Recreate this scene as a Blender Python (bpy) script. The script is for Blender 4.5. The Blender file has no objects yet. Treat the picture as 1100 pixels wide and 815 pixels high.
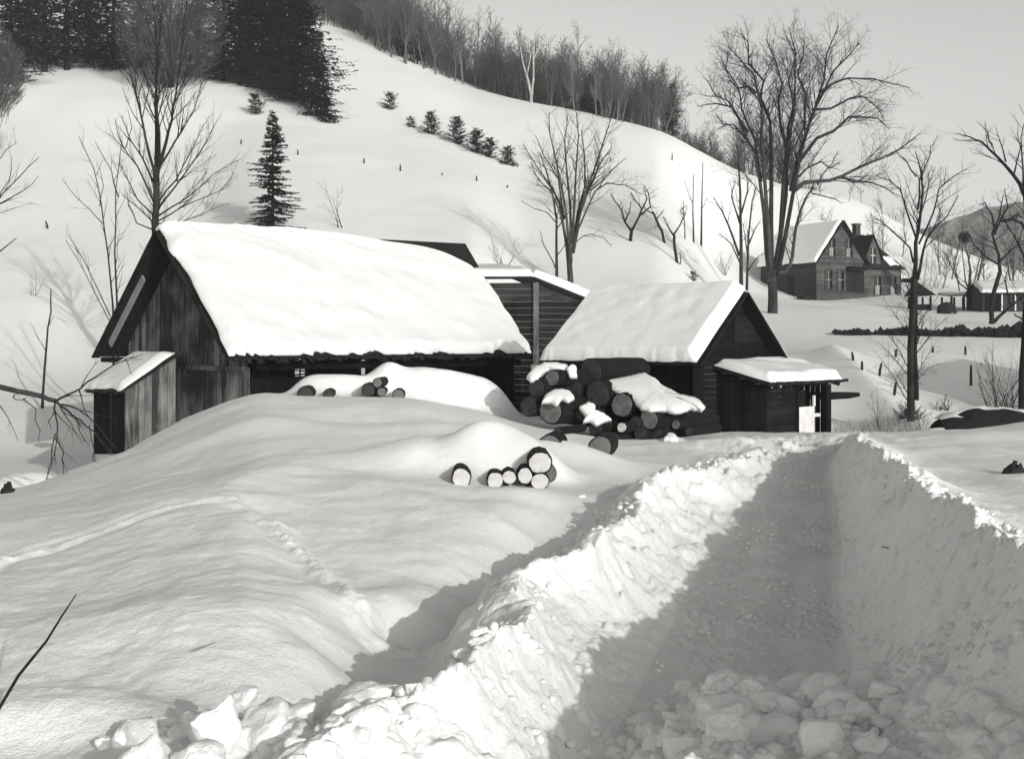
import bpy, math, random
import numpy as np
from mathutils import Vector
R = math.radians
F = 1400.0; CX = 550.0; HY = 365.0          # focal length in photo pixels, centre column, horizon row
SUN_AZ = R(30.0)                            # sun behind the camera, this far round to the right
SUN_EL = R(16.6)
SUN_H = Vector((math.sin(SUN_AZ), -math.cos(SUN_AZ), 0))
HAZE = True
col = bpy.context.scene.collection
rnd = random.Random(7)

def at(px, py, Y): return Vector(((px-CX)/F*Y, Y, (HY-py)/F*Y))

# ---------------------------------------------------------------- noise
def _hash(ix, iy, seed):
    v = (ix.astype(np.int64)*374761393 + iy.astype(np.int64)*668265263 + seed*1442695041) & 0xffffffff
    v = ((v ^ (v >> 13))*1274126177) & 0xffffffff
    v = v ^ (v >> 16)
    return (v & 0xffffff)/float(0xffffff)*2-1
def vnoise(x, y, seed=0):
    x = np.asarray(x, float); y = np.asarray(y, float)
    ix = np.floor(x); iy = np.floor(y); fx = x-ix; fy = y-iy
    fx = fx*fx*fx*(fx*(fx*6-15)+10); fy = fy*fy*fy*(fy*(fy*6-15)+10)
    a = _hash(ix, iy, seed); b = _hash(ix+1, iy, seed); c = _hash(ix, iy+1, seed); d = _hash(ix+1, iy+1, seed)
    return (a*(1-fx)+b*fx)*(1-fy)+(c*(1-fx)+d*fx)*fy
def _h(ix, iy, seed):
    v = (ix*374761393+iy*668265263+seed*1442695041) & 0xffffffff
    v = ((v ^ (v >> 13))*1274126177) & 0xffffffff
    return ((v ^ (v >> 16)) & 0xffffff)/16777215.0*2-1
def sn(x, y, seed=0):
    ix = math.floor(x); iy = math.floor(y); fx = x-ix; fy = y-iy; fx = fx*fx*(3-2*fx); fy = fy*fy*(3-2*fy)
    return (_h(ix,iy,seed)*(1-fx)+_h(ix+1,iy,seed)*fx)*(1-fy)+(_h(ix,iy+1,seed)*(1-fx)+_h(ix+1,iy+1,seed)*fx)*fy
def sfbm(x, y, seed=0, o=3):
    return sum(sn(x*2**i+17.3*i, y*2**i, seed+i)*.5**i for i in range(o))
def fbm(x, y, seed=0, o=4, g=.5):
    s = 0; a = 1
    for i in range(o):
        s = s+a*vnoise(x*2**i+17.3*i, y*2**i-9.1*i, seed+i); a *= g
    return s
def sstep(a, b, x):
    t = np.clip((np.asarray(x, float)-a)/(b-a), 0, 1); return t*t*(3-2*t)

# ---------------------------------------------------------------- terrain
def pchip(xs, ys):
    xs = np.array(xs, float); ys = np.array(ys, float); h = np.diff(xs); d = np.diff(ys)/h
    m = np.zeros(len(xs)); m[0] = d[0]; m[-1] = d[-1]
    for i in range(1, len(xs)-1):
        m[i] = 0 if d[i-1]*d[i] <= 0 else (h[i-1]+h[i])/(h[i-1]/d[i-1]+h[i]/d[i])
    def f(x):
        x = np.clip(x, xs[0], xs[-1]); k = np.clip(np.searchsorted(xs, x)-1, 0, len(xs)-2)
        t = (x-xs[k])/h[k]; t2 = t*t; t3 = t2*t
        return (2*t3-3*t2+1)*ys[k]+(t3-2*t2+t)*h[k]*m[k]+(-2*t3+3*t2)*ys[k+1]+(t3-t2)*h[k]*m[k+1]
    return f
NEAR = [(-60,-2.2),(2,-2.35)]
COLS = {
 -1400: [(7,-2.3),(14,-2.2),(24,-2.6),(34,-3.5),(50,-2),(70,3),(105,12),(175,30),(300,20),(900,0)],
 -100: [(7,-2.4),(10,-2.35),(14,-2.3),(20,-2.55),(24,-2.9),(28,-3.7),(34,-4.2),(44,-4.0),(50,-3.0),(56,-1.7),(70,3),(85,7.8),(105,15.5),(125,25),(175,46),(230,64),(300,50),(900,0)],
 0: [(7,-2.4),(10,-2.3),(14,-2.25),(20,-2.45),(23.5,-2.7),(28,-3.6),(34,-4.15),(44,-4.0),(50,-2.9),(56,-1.85),(70,3),(85,7.6),(105,15),(125,24.5),(175,45),(230,62),(300,50),(900,0)],
 90: [(7,-2.4),(10,-2.3),(14,-2.2),(20,-2.2),(24,-2.3),(28,-3.4),(34,-4.0),(44,-3.9),(50,-2.9),(58,-1.7),(70,2.6),(85,7.3),(105,14.8),(125,23.8),(175,44),(230,60),(300,50),(900,0)],
 160: [(7,-2.4),(10,-2.25),(14,-2.1),(20,-1.98),(25.5,-1.92),(30,-2.7),(36,-3.3),(46,-2.9),(54,-1.7),(70,2.5),(85,7.3),(105,14.5),(125,23.5),(175,44),(230,60),(300,50),(900,0)],
 200: [(7,-2.4),(10,-2.22),(14,-2.08),(20,-1.85),(27,-1.6),(31,-2.3),(36,-2.9),(46,-2.2),(60,-1.3),(70,2.2),(85,7.3),(105,14.5),(125,23.5),(175,44),(230,60),(300,50),(900,0)],
 290: [(7,-2.42),(10,-2.22),(14,-2.05),(20,-1.6),(28,-1.13),(31,-1.7),(35,-2.4),(46,-1.9),(60,-1.35),(70,3),(80,7.2),(100,13.7),(125,23),(175,43.3),(230,60),(300,48),(900,0)],
 430: [(7,-2.45),(10,-2.28),(14,-2.08),(17,-1.9),(21,-1.6),(26.5,-1.16),(31,-1.6),(36,-2.3),(46,-2),(60,-1),(75,5),(100,12.6),(125,20.5),(172,37.8),(200,44),(240,50),(300,42),(900,0)],
 500: [(7,-2.45),(10,-2.3),(14,-2.12),(17,-1.95),(21,-1.62),(26.5,-1.4),(31,-1.7),(36,-2.3),(46,-2),(60,-.8),(75,4.8),(100,11.5),(125,19),(168,32.7),(200,38),(240,38),(300,30),(900,0)],
 568: [(7,-2.5),(10,-2.35),(14,-2.15),(17,-1.98),(21,-1.75),(25,-1.74),(31,-1.9),(36,-2.4),(46,-2),(60,-1),(80,3.9),(100,9.8),(125,17.3),(165,30),(200,34),(240,32),(300,24),(900,0)],
 700: [(7,-2.5),(14,-2.3),(17,-2.1),(21,-1.98),(24.5,-2.02),(30,-2.2),(36,-2.5),(46,-2.1),(60,-.8),(80,3.4),(100,9),(125,15.5),(162,26),(190,27),(240,20),(300,12),(900,-3)],
 800: [(7,-2.5),(14,-2.3),(20,-2.05),(26,-1.97),(31,-2.2),(36,-2.5),(46,-2.1),(60,-.8),(85,1.9),(105,3.1),(118,4.0),(128,6.2),(145,14.2),(166,21),(190,20),(240,14),(300,6),(900,-4)],
 900: [(7,-2.4),(14,-1.9),(20,-1.9),(27,-1.95),(31,-2.3),(36,-3.2),(44,-2.9),(50,-2),(57,-.75),(62,-.3),(70,.25),(85,1.6),(105,2.8),(122,3.6),(140,9),(155,14.2),(170,18.8),(185,17.5),(240,8),(900,-5)],
 1000: [(7,-1.9),(14,-1.8),(20,-1.9),(27,-1.87),(31,-2.4),(36,-3.2),(44,-3.0),(50,-2.1),(58,-.95),(63,-.35),(70,.25),(85,1.2),(105,2.6),(130,4.9),(150,9),(170,13.2),(190,12),(240,6),(900,-5)],
 1100: [(7,-1.5),(14,-1.8),(20,-1.85),(28,-1.8),(33,-2.7),(44,-3.1),(50,-2.3),(58,-1.1),(63,-.35),(70,.3),(85,1.2),(105,2.8),(130,4.2),(150,6.5),(170,9.1),(200,8),(900,-5)],
 1300: [(7,-1.5),(14,-1.8),(20,-1.8),(28,-1.7),(36,-2),(48,-2),(58,-1.1),(70,.3),(105,2.8),(150,5),(200,6),(900,-5)],
 2600: [(7,-1.5),(14,-1.8),(28,-1.7),(48,-2),(70,.3),(105,2.8),(150,4),(200,4),(900,-5)],
}
_cu = np.array(sorted(COLS)); _us = (_cu-CX)/F
_cf = [pchip(*zip(*(NEAR+COLS[c]))) for c in _cu]
RY = [3,5,7,8.4,10,12.6,15,18,21,24,28]
RT = {k: pchip(RY, v) for k, v in dict(
 xl=[-2.4,-1.5,-.70,-.15,.12,.74,1.45,2.5,3.7,4.8,6.5],
 zl=[-2.25,-2.2,-2.05,-1.98,-1.96,-1.91,-1.85,-1.80,-1.92,-2.0,-2.02],
 rl=[-.4,-.05,.25,.60,1.0,1.65,2.35,3.3,4.25,5.2,6.8],
 zr_=[-2.82,-2.82,-2.79,-2.76,-2.73,-2.64,-2.50,-2.34,-2.19,-2.06,-1.99],
 rr=[1.5,1.75,2.0,2.2,2.5,3.02,3.65,4.35,5.0,5.95,7.6],
 xr=[2.7,2.9,3.1,3.35,3.6,4.05,4.5,5.0,5.5,6.3,8],
 zr=[-1.0,-1.08,-1.18,-1.33,-1.40,-1.44,-1.46,-1.52,-1.6,-1.85,-2.0]).items()}
def dpoly(X, Y, pts):
    best = None; bt = None; L = 0; tot = sum(math.dist(a, b) for a, b in zip(pts, pts[1:]))
    for (ax, ay), (bx, by) in zip(pts, pts[1:]):
        dx, dy = bx-ax, by-ay; l = math.hypot(dx, dy)
        t = np.clip(((X-ax)*dx+(Y-ay)*dy)/(l*l), 0, 1)
        d = np.hypot(X-ax-t*dx, Y-ay-t*dy); s = np.sign((X-ax)*dy-(Y-ay)*dx)*d
        tt = (L+t*l)/tot; L += l
        if best is None: best, bt, sd = d, tt, s
        else:
            m = d < best; best = np.where(m, d, best); bt = np.where(m, tt, bt); sd = np.where(m, s, sd)
    return best, sd, bt
def gx(px, Y): return (px-CX)/F*Y
MOUNDS = [(255,7.35,.55,.35,.32,2), (390,7.5,.5,.3,.2,2),  # px, Y, sx, sy, h, power
 (548,18.3,.72,.60,.38,4), (478,18.7,1.0,.62,.36,3), (545,16.75,.9,.3,.07,2), (612,20.4,.9,.6,.22,2), (470,22,1.3,.7,.15,2), (380,23,1.6,.8,-.1,2),
 (250,22,1.6,1.2,.12,2), (585,22.5,.7,.6,-.12,2), (30,15,2.0,1.5,.12,2), (430,12.2,1.0,1.2,-.12,2), (100,10,1.4,.7,.10,2),
 (25,28.5,1.1,.8,.75,3), (1060,17,1.0,1.6,.16,2), (1010,21,.8,.9,.14,2), (1090,12.5,.8,1.0,.12,2), (1050,24,1.4,.8,.12,2),
 (478,29.3,1.45,.75,.78,6), (372,28.9,1.1,.6,.50,6), (1050,33,1.6,.9,.5,2), (700,26.2,2.0,.6,.05,2),(40,8.0,.8,.35,.22,3),(790,24.2,1.5,.5,.12,2)]
TRACK = [(gx(-60,12),12),(gx(0,13),13),(gx(120,14),14),(gx(190,14.7),14.7),(gx(245,14.8),14.8),(gx(290,14.0),14.0),(gx(330,12.8),12.8),(gx(400,11),11),(gx(500,11.2),11.2),(gx(548,11.7),11.7)]
DRIFT = [(gx(330,19),19),(gx(240,15.6),15.6),(gx(255,12.5),12.5),(gx(262,9.6),9.6),(gx(230,7.4),7.4)]
DRIFT2 = [(gx(640,13.8),13.8),(gx(600,14.6),14.6),(gx(470,15.6),15.6),(gx(330,17.5),17.5)]
BANKR = [(gx(893,58),58),(gx(925,52),52),(gx(955,47),47),(gx(975,43),43),(gx(1003,39),39)]
def ground(X, Y, detail=True):
    X = np.asarray(X, float); Y = np.asarray(Y, float)
    W = np.sqrt(np.maximum(Y, 0)**2+4.0) if False else np.maximum(Y, 3.0)
    u = X/W
    zs = np.stack([f(Y) for f in _cf])
    u = np.clip(u, _us[0], _us[-1]-1e-9); k = np.clip(np.searchsorted(_us, u, side='right')-1, 0, len(_us)-2)
    # monotone cubic across columns
    z0 = np.take_along_axis(zs, k[None], 0)[0]; z1 = np.take_along_axis(zs, (k+1)[None], 0)[0]
    km = np.maximum(k-1, 0); kp = np.minimum(k+2, len(_us)-1)
    zm = np.take_along_axis(zs, km[None], 0)[0]; zp = np.take_along_axis(zs, kp[None], 0)[0]
    h = _us[k+1]-_us[k]; d = (z1-z0)/h
    dm = np.where(km < k, (z0-zm)/np.maximum(_us[k]-_us[km], 1e-6), d); dp = np.where(kp > k+1, (zp-z1)/np.maximum(_us[kp]-_us[k+1], 1e-6), d)
    m0 = np.where(dm*d > 0, 2*dm*d/(dm+d+1e-12), 0); m1 = np.where(dp*d > 0, 2*dp*d/(dp+d+1e-12), 0)
    t = (u-_us[k])/h; t2 = t*t; t3 = t2*t
    Z = (2*t3-3*t2+1)*z0+(t3-2*t2+t)*h*m0+(-2*t3+3*t2)*z1+(t3-t2)*h*m1
    for px, my, sx, sy, hh, pw in MOUNDS:
        q = np.sqrt(((X-gx(px, my))/sx)**2+((Y-my)/sy)**2)
        Z = Z+hh*np.exp(-.69*q**pw)
    d_, sd, tt = dpoly(X, Y, DRIFT)
    wd = .6+.7*sstep(-.25, .25, sd); Z = Z+.20*np.exp(-(d_/wd)**1.5)*sstep(0, .3, tt)*(1-sstep(.6, 1, tt))
    d_, sd, tt = dpoly(X, Y, DRIFT2)
    Z = Z+.08*np.exp(-(d_/.5)**1.4)*sstep(0, .25, tt)*(1-sstep(.75, 1, tt))
    d_, sd, tt = dpoly(X, Y, BANKR)
    Z = Z+.45*np.exp(-(d_/1.0)**1.6)
    # roadside trough + banks + road
    yy = np.clip(Y, RY[0], RY[-1]); r = {k: f(yy) for k, f in RT.items()}
    act = sstep(2.0, 4.0, Y)*(1-sstep(24.5, 28, Y))
    crl = fbm(X*1.1, Y*2.2, 61, 3)*.05+np.abs(vnoise(X*5, Y*6, 62))*.05+np.abs(vnoise(X*14, Y*15, 65))*.02
    crr = fbm(X*1.1, Y*1.8, 63, 3)*.05+np.abs(vnoise(X*6, Y*6, 64))*.05
    xl, zl, rl, zf, rr, xr, zr = r['xl']+fbm(X*0+2, Y*1.1, 66, 2)*.2, r['zl']+vnoise(X*0+9, Y*.8, 69)*.05, r['rl']+fbm(X*0, Y*1.1, 67, 2)*.18, r['zr_'], r['rr'], r['xr']+vnoise(X*0+5, Y*1.1, 68)*.12, r['zr']
    trough = -.44*np.exp(-np.abs((X-(xl-.85))/.68)**2.6)*sstep(6.5, 8.5, Y)*(1-sstep(13.5, 17.5, Y))
    Zo = Z+trough
    wl = np.exp(-(np.maximum(xl-X, 0)/.5)**2.0); Zl = Zo*(1-wl)+(zl+crl)*wl
    wr = np.exp(-(np.maximum(X-xr, 0)/.5)**1.5); Zr = Z*(1-wr)+(zr+crr)*wr
    tl = np.clip((X-xl)/(rl-xl), 0, 1); tl = tl**.85
    fl = zf+(zl-zf)*(.35*(1-tl)**1.3+.65*(1-sstep(-.15, 1, tl)))+crl*(1-tl)**3
    cw = (rl+rr)/2; hw = (rr-rl)/2; rut = np.exp(-((X-cw+hw*.52)/.16)**2)+np.exp(-((X-cw-hw*.42)/.16)**2)
    fl = fl-.05*rut*act+.02*np.exp(-((X-cw)/.2)**2)
    tr_ = np.clip((xr-X)/(xr-rr), 0, 1)
    fr = zf+(zr-zf)*(.6*(1-tr_)**1.5+.4*(1-sstep(-.1, 1, tr_)))+crr*(1-tr_)**4
    fr = fr-.05*rut*act+.02*np.exp(-((X-cw)/.2)**2); Zc = np.maximum(fl, fr)
    Zroad = np.where(X < xl, Zl, np.where(X > xr, Zr, Zc))
    Z = Z*(1-act)+Zroad*act
    # snow thrown up across the road end right in front of the camera
    Z = Z+sstep(10.4, 8.0, Y)*sstep(rl+.1, rl+.9, X)*act*(.50+.10*fbm(X*2.2, Y*2.0, 101, 4)+.05*np.abs(fbm(X*6, Y*5, 105, 3)))*(1-sstep(rr+.1, rr+1.0, X))
    if detail:
        near = np.exp(-np.maximum(Y-6, 0)/30)
        inroad = act*sstep(xl-.3, xl+.1, X)*(1-sstep(xr-.05, xr+.4, X))
        a = .55; xr2 = X*math.cos(a)+Y*math.sin(a); yr2 = -X*math.sin(a)+Y*math.cos(a)
        Z = Z+near*(1-inroad)*(.085*fbm(X*.42, Y*.36, 3, 4)+.0035*fbm(xr2*.9, yr2*4.2, 11, 4)*(.4+sstep(-.3,.5,vnoise(X*.5,Y*.4,12)))+.006*fbm(X*8, Y*8, 14, 3)*sstep(26,10,Y)+.010*fbm(X*2.6, Y*2.2, 15, 2))
        sl_ = np.where(X < xl, X-xl, (X-xl)/(rl-xl)*1.15); sr_ = (xr-X)/(xr-rr)*1.5
        lump = np.maximum(fbm(sl_*2.6, Y*2.2, 21, 4), -.2)
        onleft = inroad*(1-sstep(rl-.3, rl+.1, X))
        Z = Z+onleft*(.08*lump+.03*fbm(sl_*8, Y*6.5, 24, 4))
        floor = inroad*sstep(rl-.25, rl+.05, X)*(1-sstep(rr-.1, rr+.5, X))
        Z = Z+floor*(.04*fbm(X*1.6, Y*1.1, 30, 3)+.03*fbm(X*5, Y*4, 31, 3)*(.5+vnoise(X*1.1,Y*.7,32))+.026*np.abs(fbm(X*12, Y*9, 33, 3))*(.3+sstep(-.4,.5,vnoise(X*1.7,Y*.9,34))))
        bank = inroad*sstep(rr-.1, rr+.5, X)
        b_ = .95; xb = X*math.cos(b_)+Y*math.sin(b_); yb = -X*math.sin(b_)+Y*math.cos(b_)
        Z = Z+bank*(.05*fbm(sr_*2.2, Y*1.6, 41, 4)+.03*np.abs(fbm(sr_*4+Y*2.2, Y*7, 43, 3))+.012*fbm(sr_*12, Y*11, 45, 2))
        # rough roadside debris outside left bank and front plaza
        deb = act*np.exp(-((X-xl+.5)/.45)**2)
        Z = Z+deb*.05*np.maximum(fbm(X*5, Y*4, 51, 3), 0)
        d_, sd, tt = dpoly(X, Y, TRACK)
        d_ = np.maximum(d_+.05*vnoise(X*2.5, Y*2.5, 73), 0); Z = Z+np.exp(-(d_/.11)**2)*(.045+.03*fbm(X*8, Y*8, 71, 3))*sstep(-.8,.1,vnoise(X*.7,Y*.5,74))-.025*np.exp(-((d_-.2)/.1)**2)
        plaza = np.exp(-((Y-25)/2.6)**2)*sstep(2.0, 3.4, X)*(1-sstep(7.0, 8.0, X))
        Z = Z+plaza*.045*fbm(X*2.2, Y*1.6, 81, 3)
        mid = sstep(30, 50, Y)
        Z = Z+mid*(.25*fbm(X*.05, Y*.05, 91, 3)*sstep(60, 110, Y)+.035*fbm(X*.35, Y*.3, 93, 3)*(1-.0*Y))
    return Z
def gz(x, y): return float(ground(np.array([x]), np.array([y]), False)[0])
def hit(px, py, ymin=5, ymax=260):
    Ys = np.linspace(ymin, ymax, int((ymax-ymin)*8)); g = ground((px-CX)/F*Ys, Ys, False)
    ln = (HY-py)/F*Ys; k = np.argmax(g >= ln)
    Y = float(Ys[k]) if (g >= ln).any() else ymax
    return Vector(((px-CX)/F*Y, Y, gz((px-CX)/F*Y, Y)))

# ---------------------------------------------------------------- object helpers
def tag(o, label=None, cat=None, group=None, kind=None):
    if label: o['label'] = label
    if cat: o['category'] = cat
    if group: o['group'] = group
    if kind: o['kind'] = kind
    return o
def empty(name, loc, label, cat, group=None):
    o = bpy.data.objects.new(name, None); o.empty_display_size = .2; col.objects.link(o)
    o.location = loc; return tag(o, label, cat, group)
class MB:
    def __init__(s): s.v = []; s.f = []
    def poly(s, *pts):
        b = len(s.v); s.v += [tuple(p) for p in pts]; s.f.append(tuple(range(b, b+len(pts))))
    def hexa(s, p):            # 8 corners, bottom ring then top ring
        b = len(s.v); s.v += [tuple(q) for q in p]
        for f in ((3,2,1,0),(4,5,6,7),(0,1,5,4),(1,2,6,5),(2,3,7,6),(3,0,4,7)): s.f.append(tuple(b+i for i in f))
    def fbox(s, fr, s0, s1, n0, n1, z0, z1):
        s.hexa([fr(s0,n0,z0),fr(s1,n0,z0),fr(s1,n1,z0),fr(s0,n1,z0),fr(s0,n0,z1),fr(s1,n0,z1),fr(s1,n1,z1),fr(s0,n1,z1)])
    def beam(s, a, b, w, h, up=Vector((0,0,1))):
        a = Vector(a); b = Vector(b); d = (b-a).normalized(); x = d.cross(up)
        if x.length < 1e-3: x = d.cross(Vector((0,1,0)))
        x.normalize(); y = x.cross(d).normalized(); x *= w/2; y *= h/2
        s.hexa([a-x-y, a+x-y, b+x-y, b-x-y, a-x+y, a+x+y, b+x+y, b-x+y])
    def tube(s, pts, rad, n=5, cap=True):
        b0 = len(s.v); m = len(pts); ref = Vector((.3,.9,.1))
        for i, p in enumerate(pts):
            d = (pts[min(i+1, m-1)]-pts[max(i-1, 0)])
            if d.length < 1e-6: d = Vector((0,0,1))
            d.normalize(); x = d.cross(ref)
            if x.length < .05: x = d.cross(Vector((1,0,0)))
            x.normalize(); y = d.cross(x); r = rad[i]
            for k in range(n):
                a = 6.2832*k/n; q = p+x*(math.cos(a)*r)+y*(math.sin(a)*r); s.v.append((q.x, q.y, q.z))
        for i in range(m-1):
            for k in range(n):
                a = b0+i*n+k; c = b0+i*n+(k+1) % n; s.f.append((a, c, c+n, a+n))
        if cap and n > 2:
            s.f.append(tuple(b0+k for k in range(n))[::-1]); s.f.append(tuple(b0+(m-1)*n+k for k in range(n)))
    def build(s, name, mat, parent=None, loc=None, smooth=False):
        me = bpy.data.meshes.new(name)
        o3 = Vector(parent_world(parent)) if parent else (Vector(loc) if loc is not None else Vector((0,0,0)))
        V = np.array(s.v, dtype=np.float32).reshape(-1, 3)-np.array(o3, dtype=np.float32)
        me.from_pydata(V.tolist(), [], s.f)
        me.materials.append(mat)
        if smooth: me.polygons.foreach_set('use_smooth', [True]*len(me.polygons))
        me.update()
        o = bpy.data.objects.new(name, me); col.objects.link(o)
        if parent: o.parent = parent
        elif loc is not None: o.location = loc
        return o
def parent_world(p):
    v = Vector((0,0,0))
    while p is not None: v += p.location; p = p.parent
    return v
class Frame:
    def __init__(s, o, d):
        s.o = Vector(o); s.d = Vector((d[0], d[1], 0)).normalized(); s.n = Vector((s.d.y, -s.d.x, 0))  # n points to the right of d
    def __call__(s, a, n, z): return s.o+s.d*a+s.n*n+Vector((0,0,z))
def lathe(mb, c, ax, prof, n=20, jit=None):
    ax = Vector(ax).normalized(); x = ax.cross(Vector((0,0,1)))
    if x.length < .1: x = Vector((1,0,0))
    x.normalize(); y = ax.cross(x); b0 = len(mb.v); m = len(prof)
    for (t, r) in prof:
        for k in range(n):
            a = 6.2832*k/n; rr = r*(1+(jit[k] if jit else 0)); q = c+ax*t+x*math.cos(a)*rr+y*math.sin(a)*rr
            mb.v.append(tuple(q))
    for i in range(m-1):
        for k in range(n):
            a = b0+i*n+k; c2 = b0+i*n+(k+1) % n; mb.f.append((a, c2, c2+n, a+n))
    mb.f.append(tuple(b0+k for k in range(n))[::-1]); mb.f.append(tuple(b0+(m-1)*n+k for k in range(n)))

# ---------------------------------------------------------------- materials
def mat_base(name):
    m = bpy.data.materials.new(name); m.use_nodes = True; nt = m.node_tree
    b = nt.nodes['Principled BSDF']; return m, nt, b
def gcol(v, w=0.985): return (v, v*.99, v*.965, 1)
def node(nt, t, **kw):
    n = nt.nodes.new(t)
    for k, v in kw.items():
        if k in n.inputs: n.inputs[k].default_value = v
        else: setattr(n, k, v)
    return n
def mat_snow(name, fine=1.0, v=.86, far=False):
    m, nt, b = mat_base(name); L = nt.links
    b.inputs['Base Color'].default_value = (v, v*.995, v*.985, 1)
    b.inputs['Roughness'].default_value = .6; b.inputs['Specular IOR Level'].default_value = .25
    tc = node(nt, 'ShaderNodeTexCoord')
    prev = None
    for sc, dist, st in ((1.6, .05, .35), (9, .014, .55), (45, .012, .9)):
        if far and sc > 5: continue
        n = node(nt, 'ShaderNodeTexNoise', Scale=sc, Detail=3.0, Roughness=.6); L.new(tc.outputs['Object'], n.inputs['Vector'])
        bp = node(nt, 'ShaderNodeBump', Strength=st*fine, Distance=dist); L.new(n.outputs['Fac'], bp.inputs['Height'])
        if prev: L.new(prev.outputs['Normal'], bp.inputs['Normal'])
        prev = bp
    L.new(prev.outputs['Normal'], b.inputs['Normal'])
    return m
def mat_wood(name, lo, hi, stretch=(14,14,1.2), island=True, rough=.85, scale=1.0, spec=.12):
    m, nt, b = mat_base(name); L = nt.links
    tc = node(nt, 'ShaderNodeTexCoord'); mp = node(nt, 'ShaderNodeMapping'); mp.inputs['Scale'].default_value = stretch
    L.new(tc.outputs['Object'], mp.inputs['Vector'])
    n = node(nt, 'ShaderNodeTexNoise', Scale=scale, Detail=6.0, Roughness=.65); L.new(mp.outputs[0], n.inputs['Vector'])
    n2 = node(nt, 'ShaderNodeTexNoise', Scale=1.1, Detail=4.0); L.new(tc.outputs['Object'], n2.inputs['Vector'])
    mx = node(nt, 'ShaderNodeMath', operation='MULTIPLY_ADD'); L.new(n.outputs['Fac'], mx.inputs[0]); mx.inputs[1].default_value = 1.1
    ad = node(nt, 'ShaderNodeMath', operation='MULTIPLY_ADD'); L.new(n2.outputs['Fac'], ad.inputs[0]); ad.inputs[1].default_value = .9; ad.inputs[2].default_value = -.95
    L.new(ad.outputs[0], mx.inputs[2])
    last = mx
    if island:
        g = node(nt, 'ShaderNodeNewGeometry'); k = node(nt, 'ShaderNodeMath', operation='MULTIPLY_ADD'); k.inputs[1].default_value = .4
        L.new(g.outputs['Random Per Island'], k.inputs[0]); L.new(mx.outputs[0], k.inputs[2]); last = k
    cr = node(nt, 'ShaderNodeValToRGB'); cr.color_ramp.elements[0].color = gcol(lo); cr.color_ramp.elements[1].color = gcol(hi)
    cr.color_ramp.elements[0].position = .1; cr.color_ramp.elements[1].position = 1.0
    L.new(last.outputs[0], cr.inputs[0]); L.new(cr.outputs[0], b.inputs['Base Color'])
    b.inputs['Roughness'].default_value = rough; b.inputs['Specular IOR Level'].default_value = spec
    bp = node(nt, 'ShaderNodeBump', Strength=.5, Distance=.02); L.new(n.outputs['Fac'], bp.inputs['Height']); L.new(bp.outputs[0], b.inputs['Normal'])
    return m
def mat_plain(name, v, rough=.9, var=.35, scale=6, spec=.2):
    m, nt, b = mat_base(name); L = nt.links
    tc = node(nt, 'ShaderNodeTexCoord'); n = node(nt, 'ShaderNodeTexNoise', Scale=scale, Detail=4.0); L.new(tc.outputs['Object'], n.inputs['Vector'])
    cr = node(nt, 'ShaderNodeValToRGB'); cr.color_ramp.elements[0].color = gcol(v*(1-var)); cr.color_ramp.elements[1].color = gcol(v*(1+var))
    cr.color_ramp.elements[0].position = .3; cr.color_ramp.elements[1].position = .7
    L.new(n.outputs['Fac'], cr.inputs[0]); L.new(cr.outputs[0], b.inputs['Base Color'])
    b.inputs['Roughness'].default_value = rough; b.inputs['Specular IOR Level'].default_value = spec
    bp = node(nt, 'ShaderNodeBump', Strength=.4, Distance=.02); L.new(n.outputs['Fac'], bp.inputs['Height']); L.new(bp.outputs[0], b.inputs['Normal'])
    return m
def mat_flat(name, v, rough=.8, spec=.1):
    m, nt, b = mat_base(name); b.inputs['Base Color'].default_value = gcol(v); b.inputs['Roughness'].default_value = rough
    b.inputs['Specular IOR Level'].default_value = spec; return m
def mat_rings(name, lo, hi):
    m = mat_plain(name, .5); nt = m.node_tree; L = nt.links; b = nt.nodes['Principled BSDF']
    tc = node(nt, 'ShaderNodeTexCoord'); w_ = node(nt, 'ShaderNodeTexWave', Scale=14.0, Distortion=2.5, Detail=3.0); w_.wave_type = 'RINGS'; w_.rings_direction = 'SPHERICAL'; w_.inputs['Detail Scale'].default_value = 2.0
    n = node(nt, 'ShaderNodeTexNoise', Scale=9.0, Detail=5.0); L.new(tc.outputs['Object'], w_.inputs['Vector']); L.new(tc.outputs['Object'], n.inputs['Vector'])
    a = node(nt, 'ShaderNodeMath', operation='MULTIPLY_ADD'); L.new(w_.outputs['Fac'], a.inputs[0]); a.inputs[1].default_value = .35; L.new(n.outputs['Fac'], a.inputs[2])
    cr = node(nt, 'ShaderNodeValToRGB'); cr.color_ramp.elements[0].color = gcol(lo); cr.color_ramp.elements[1].color = gcol(hi); cr.color_ramp.elements[0].position = .3; cr.color_ramp.elements[1].position = .85
    L.new(a.outputs[0], cr.inputs[0]); L.new(cr.outputs[0], b.inputs['Base Color']); return m
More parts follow.
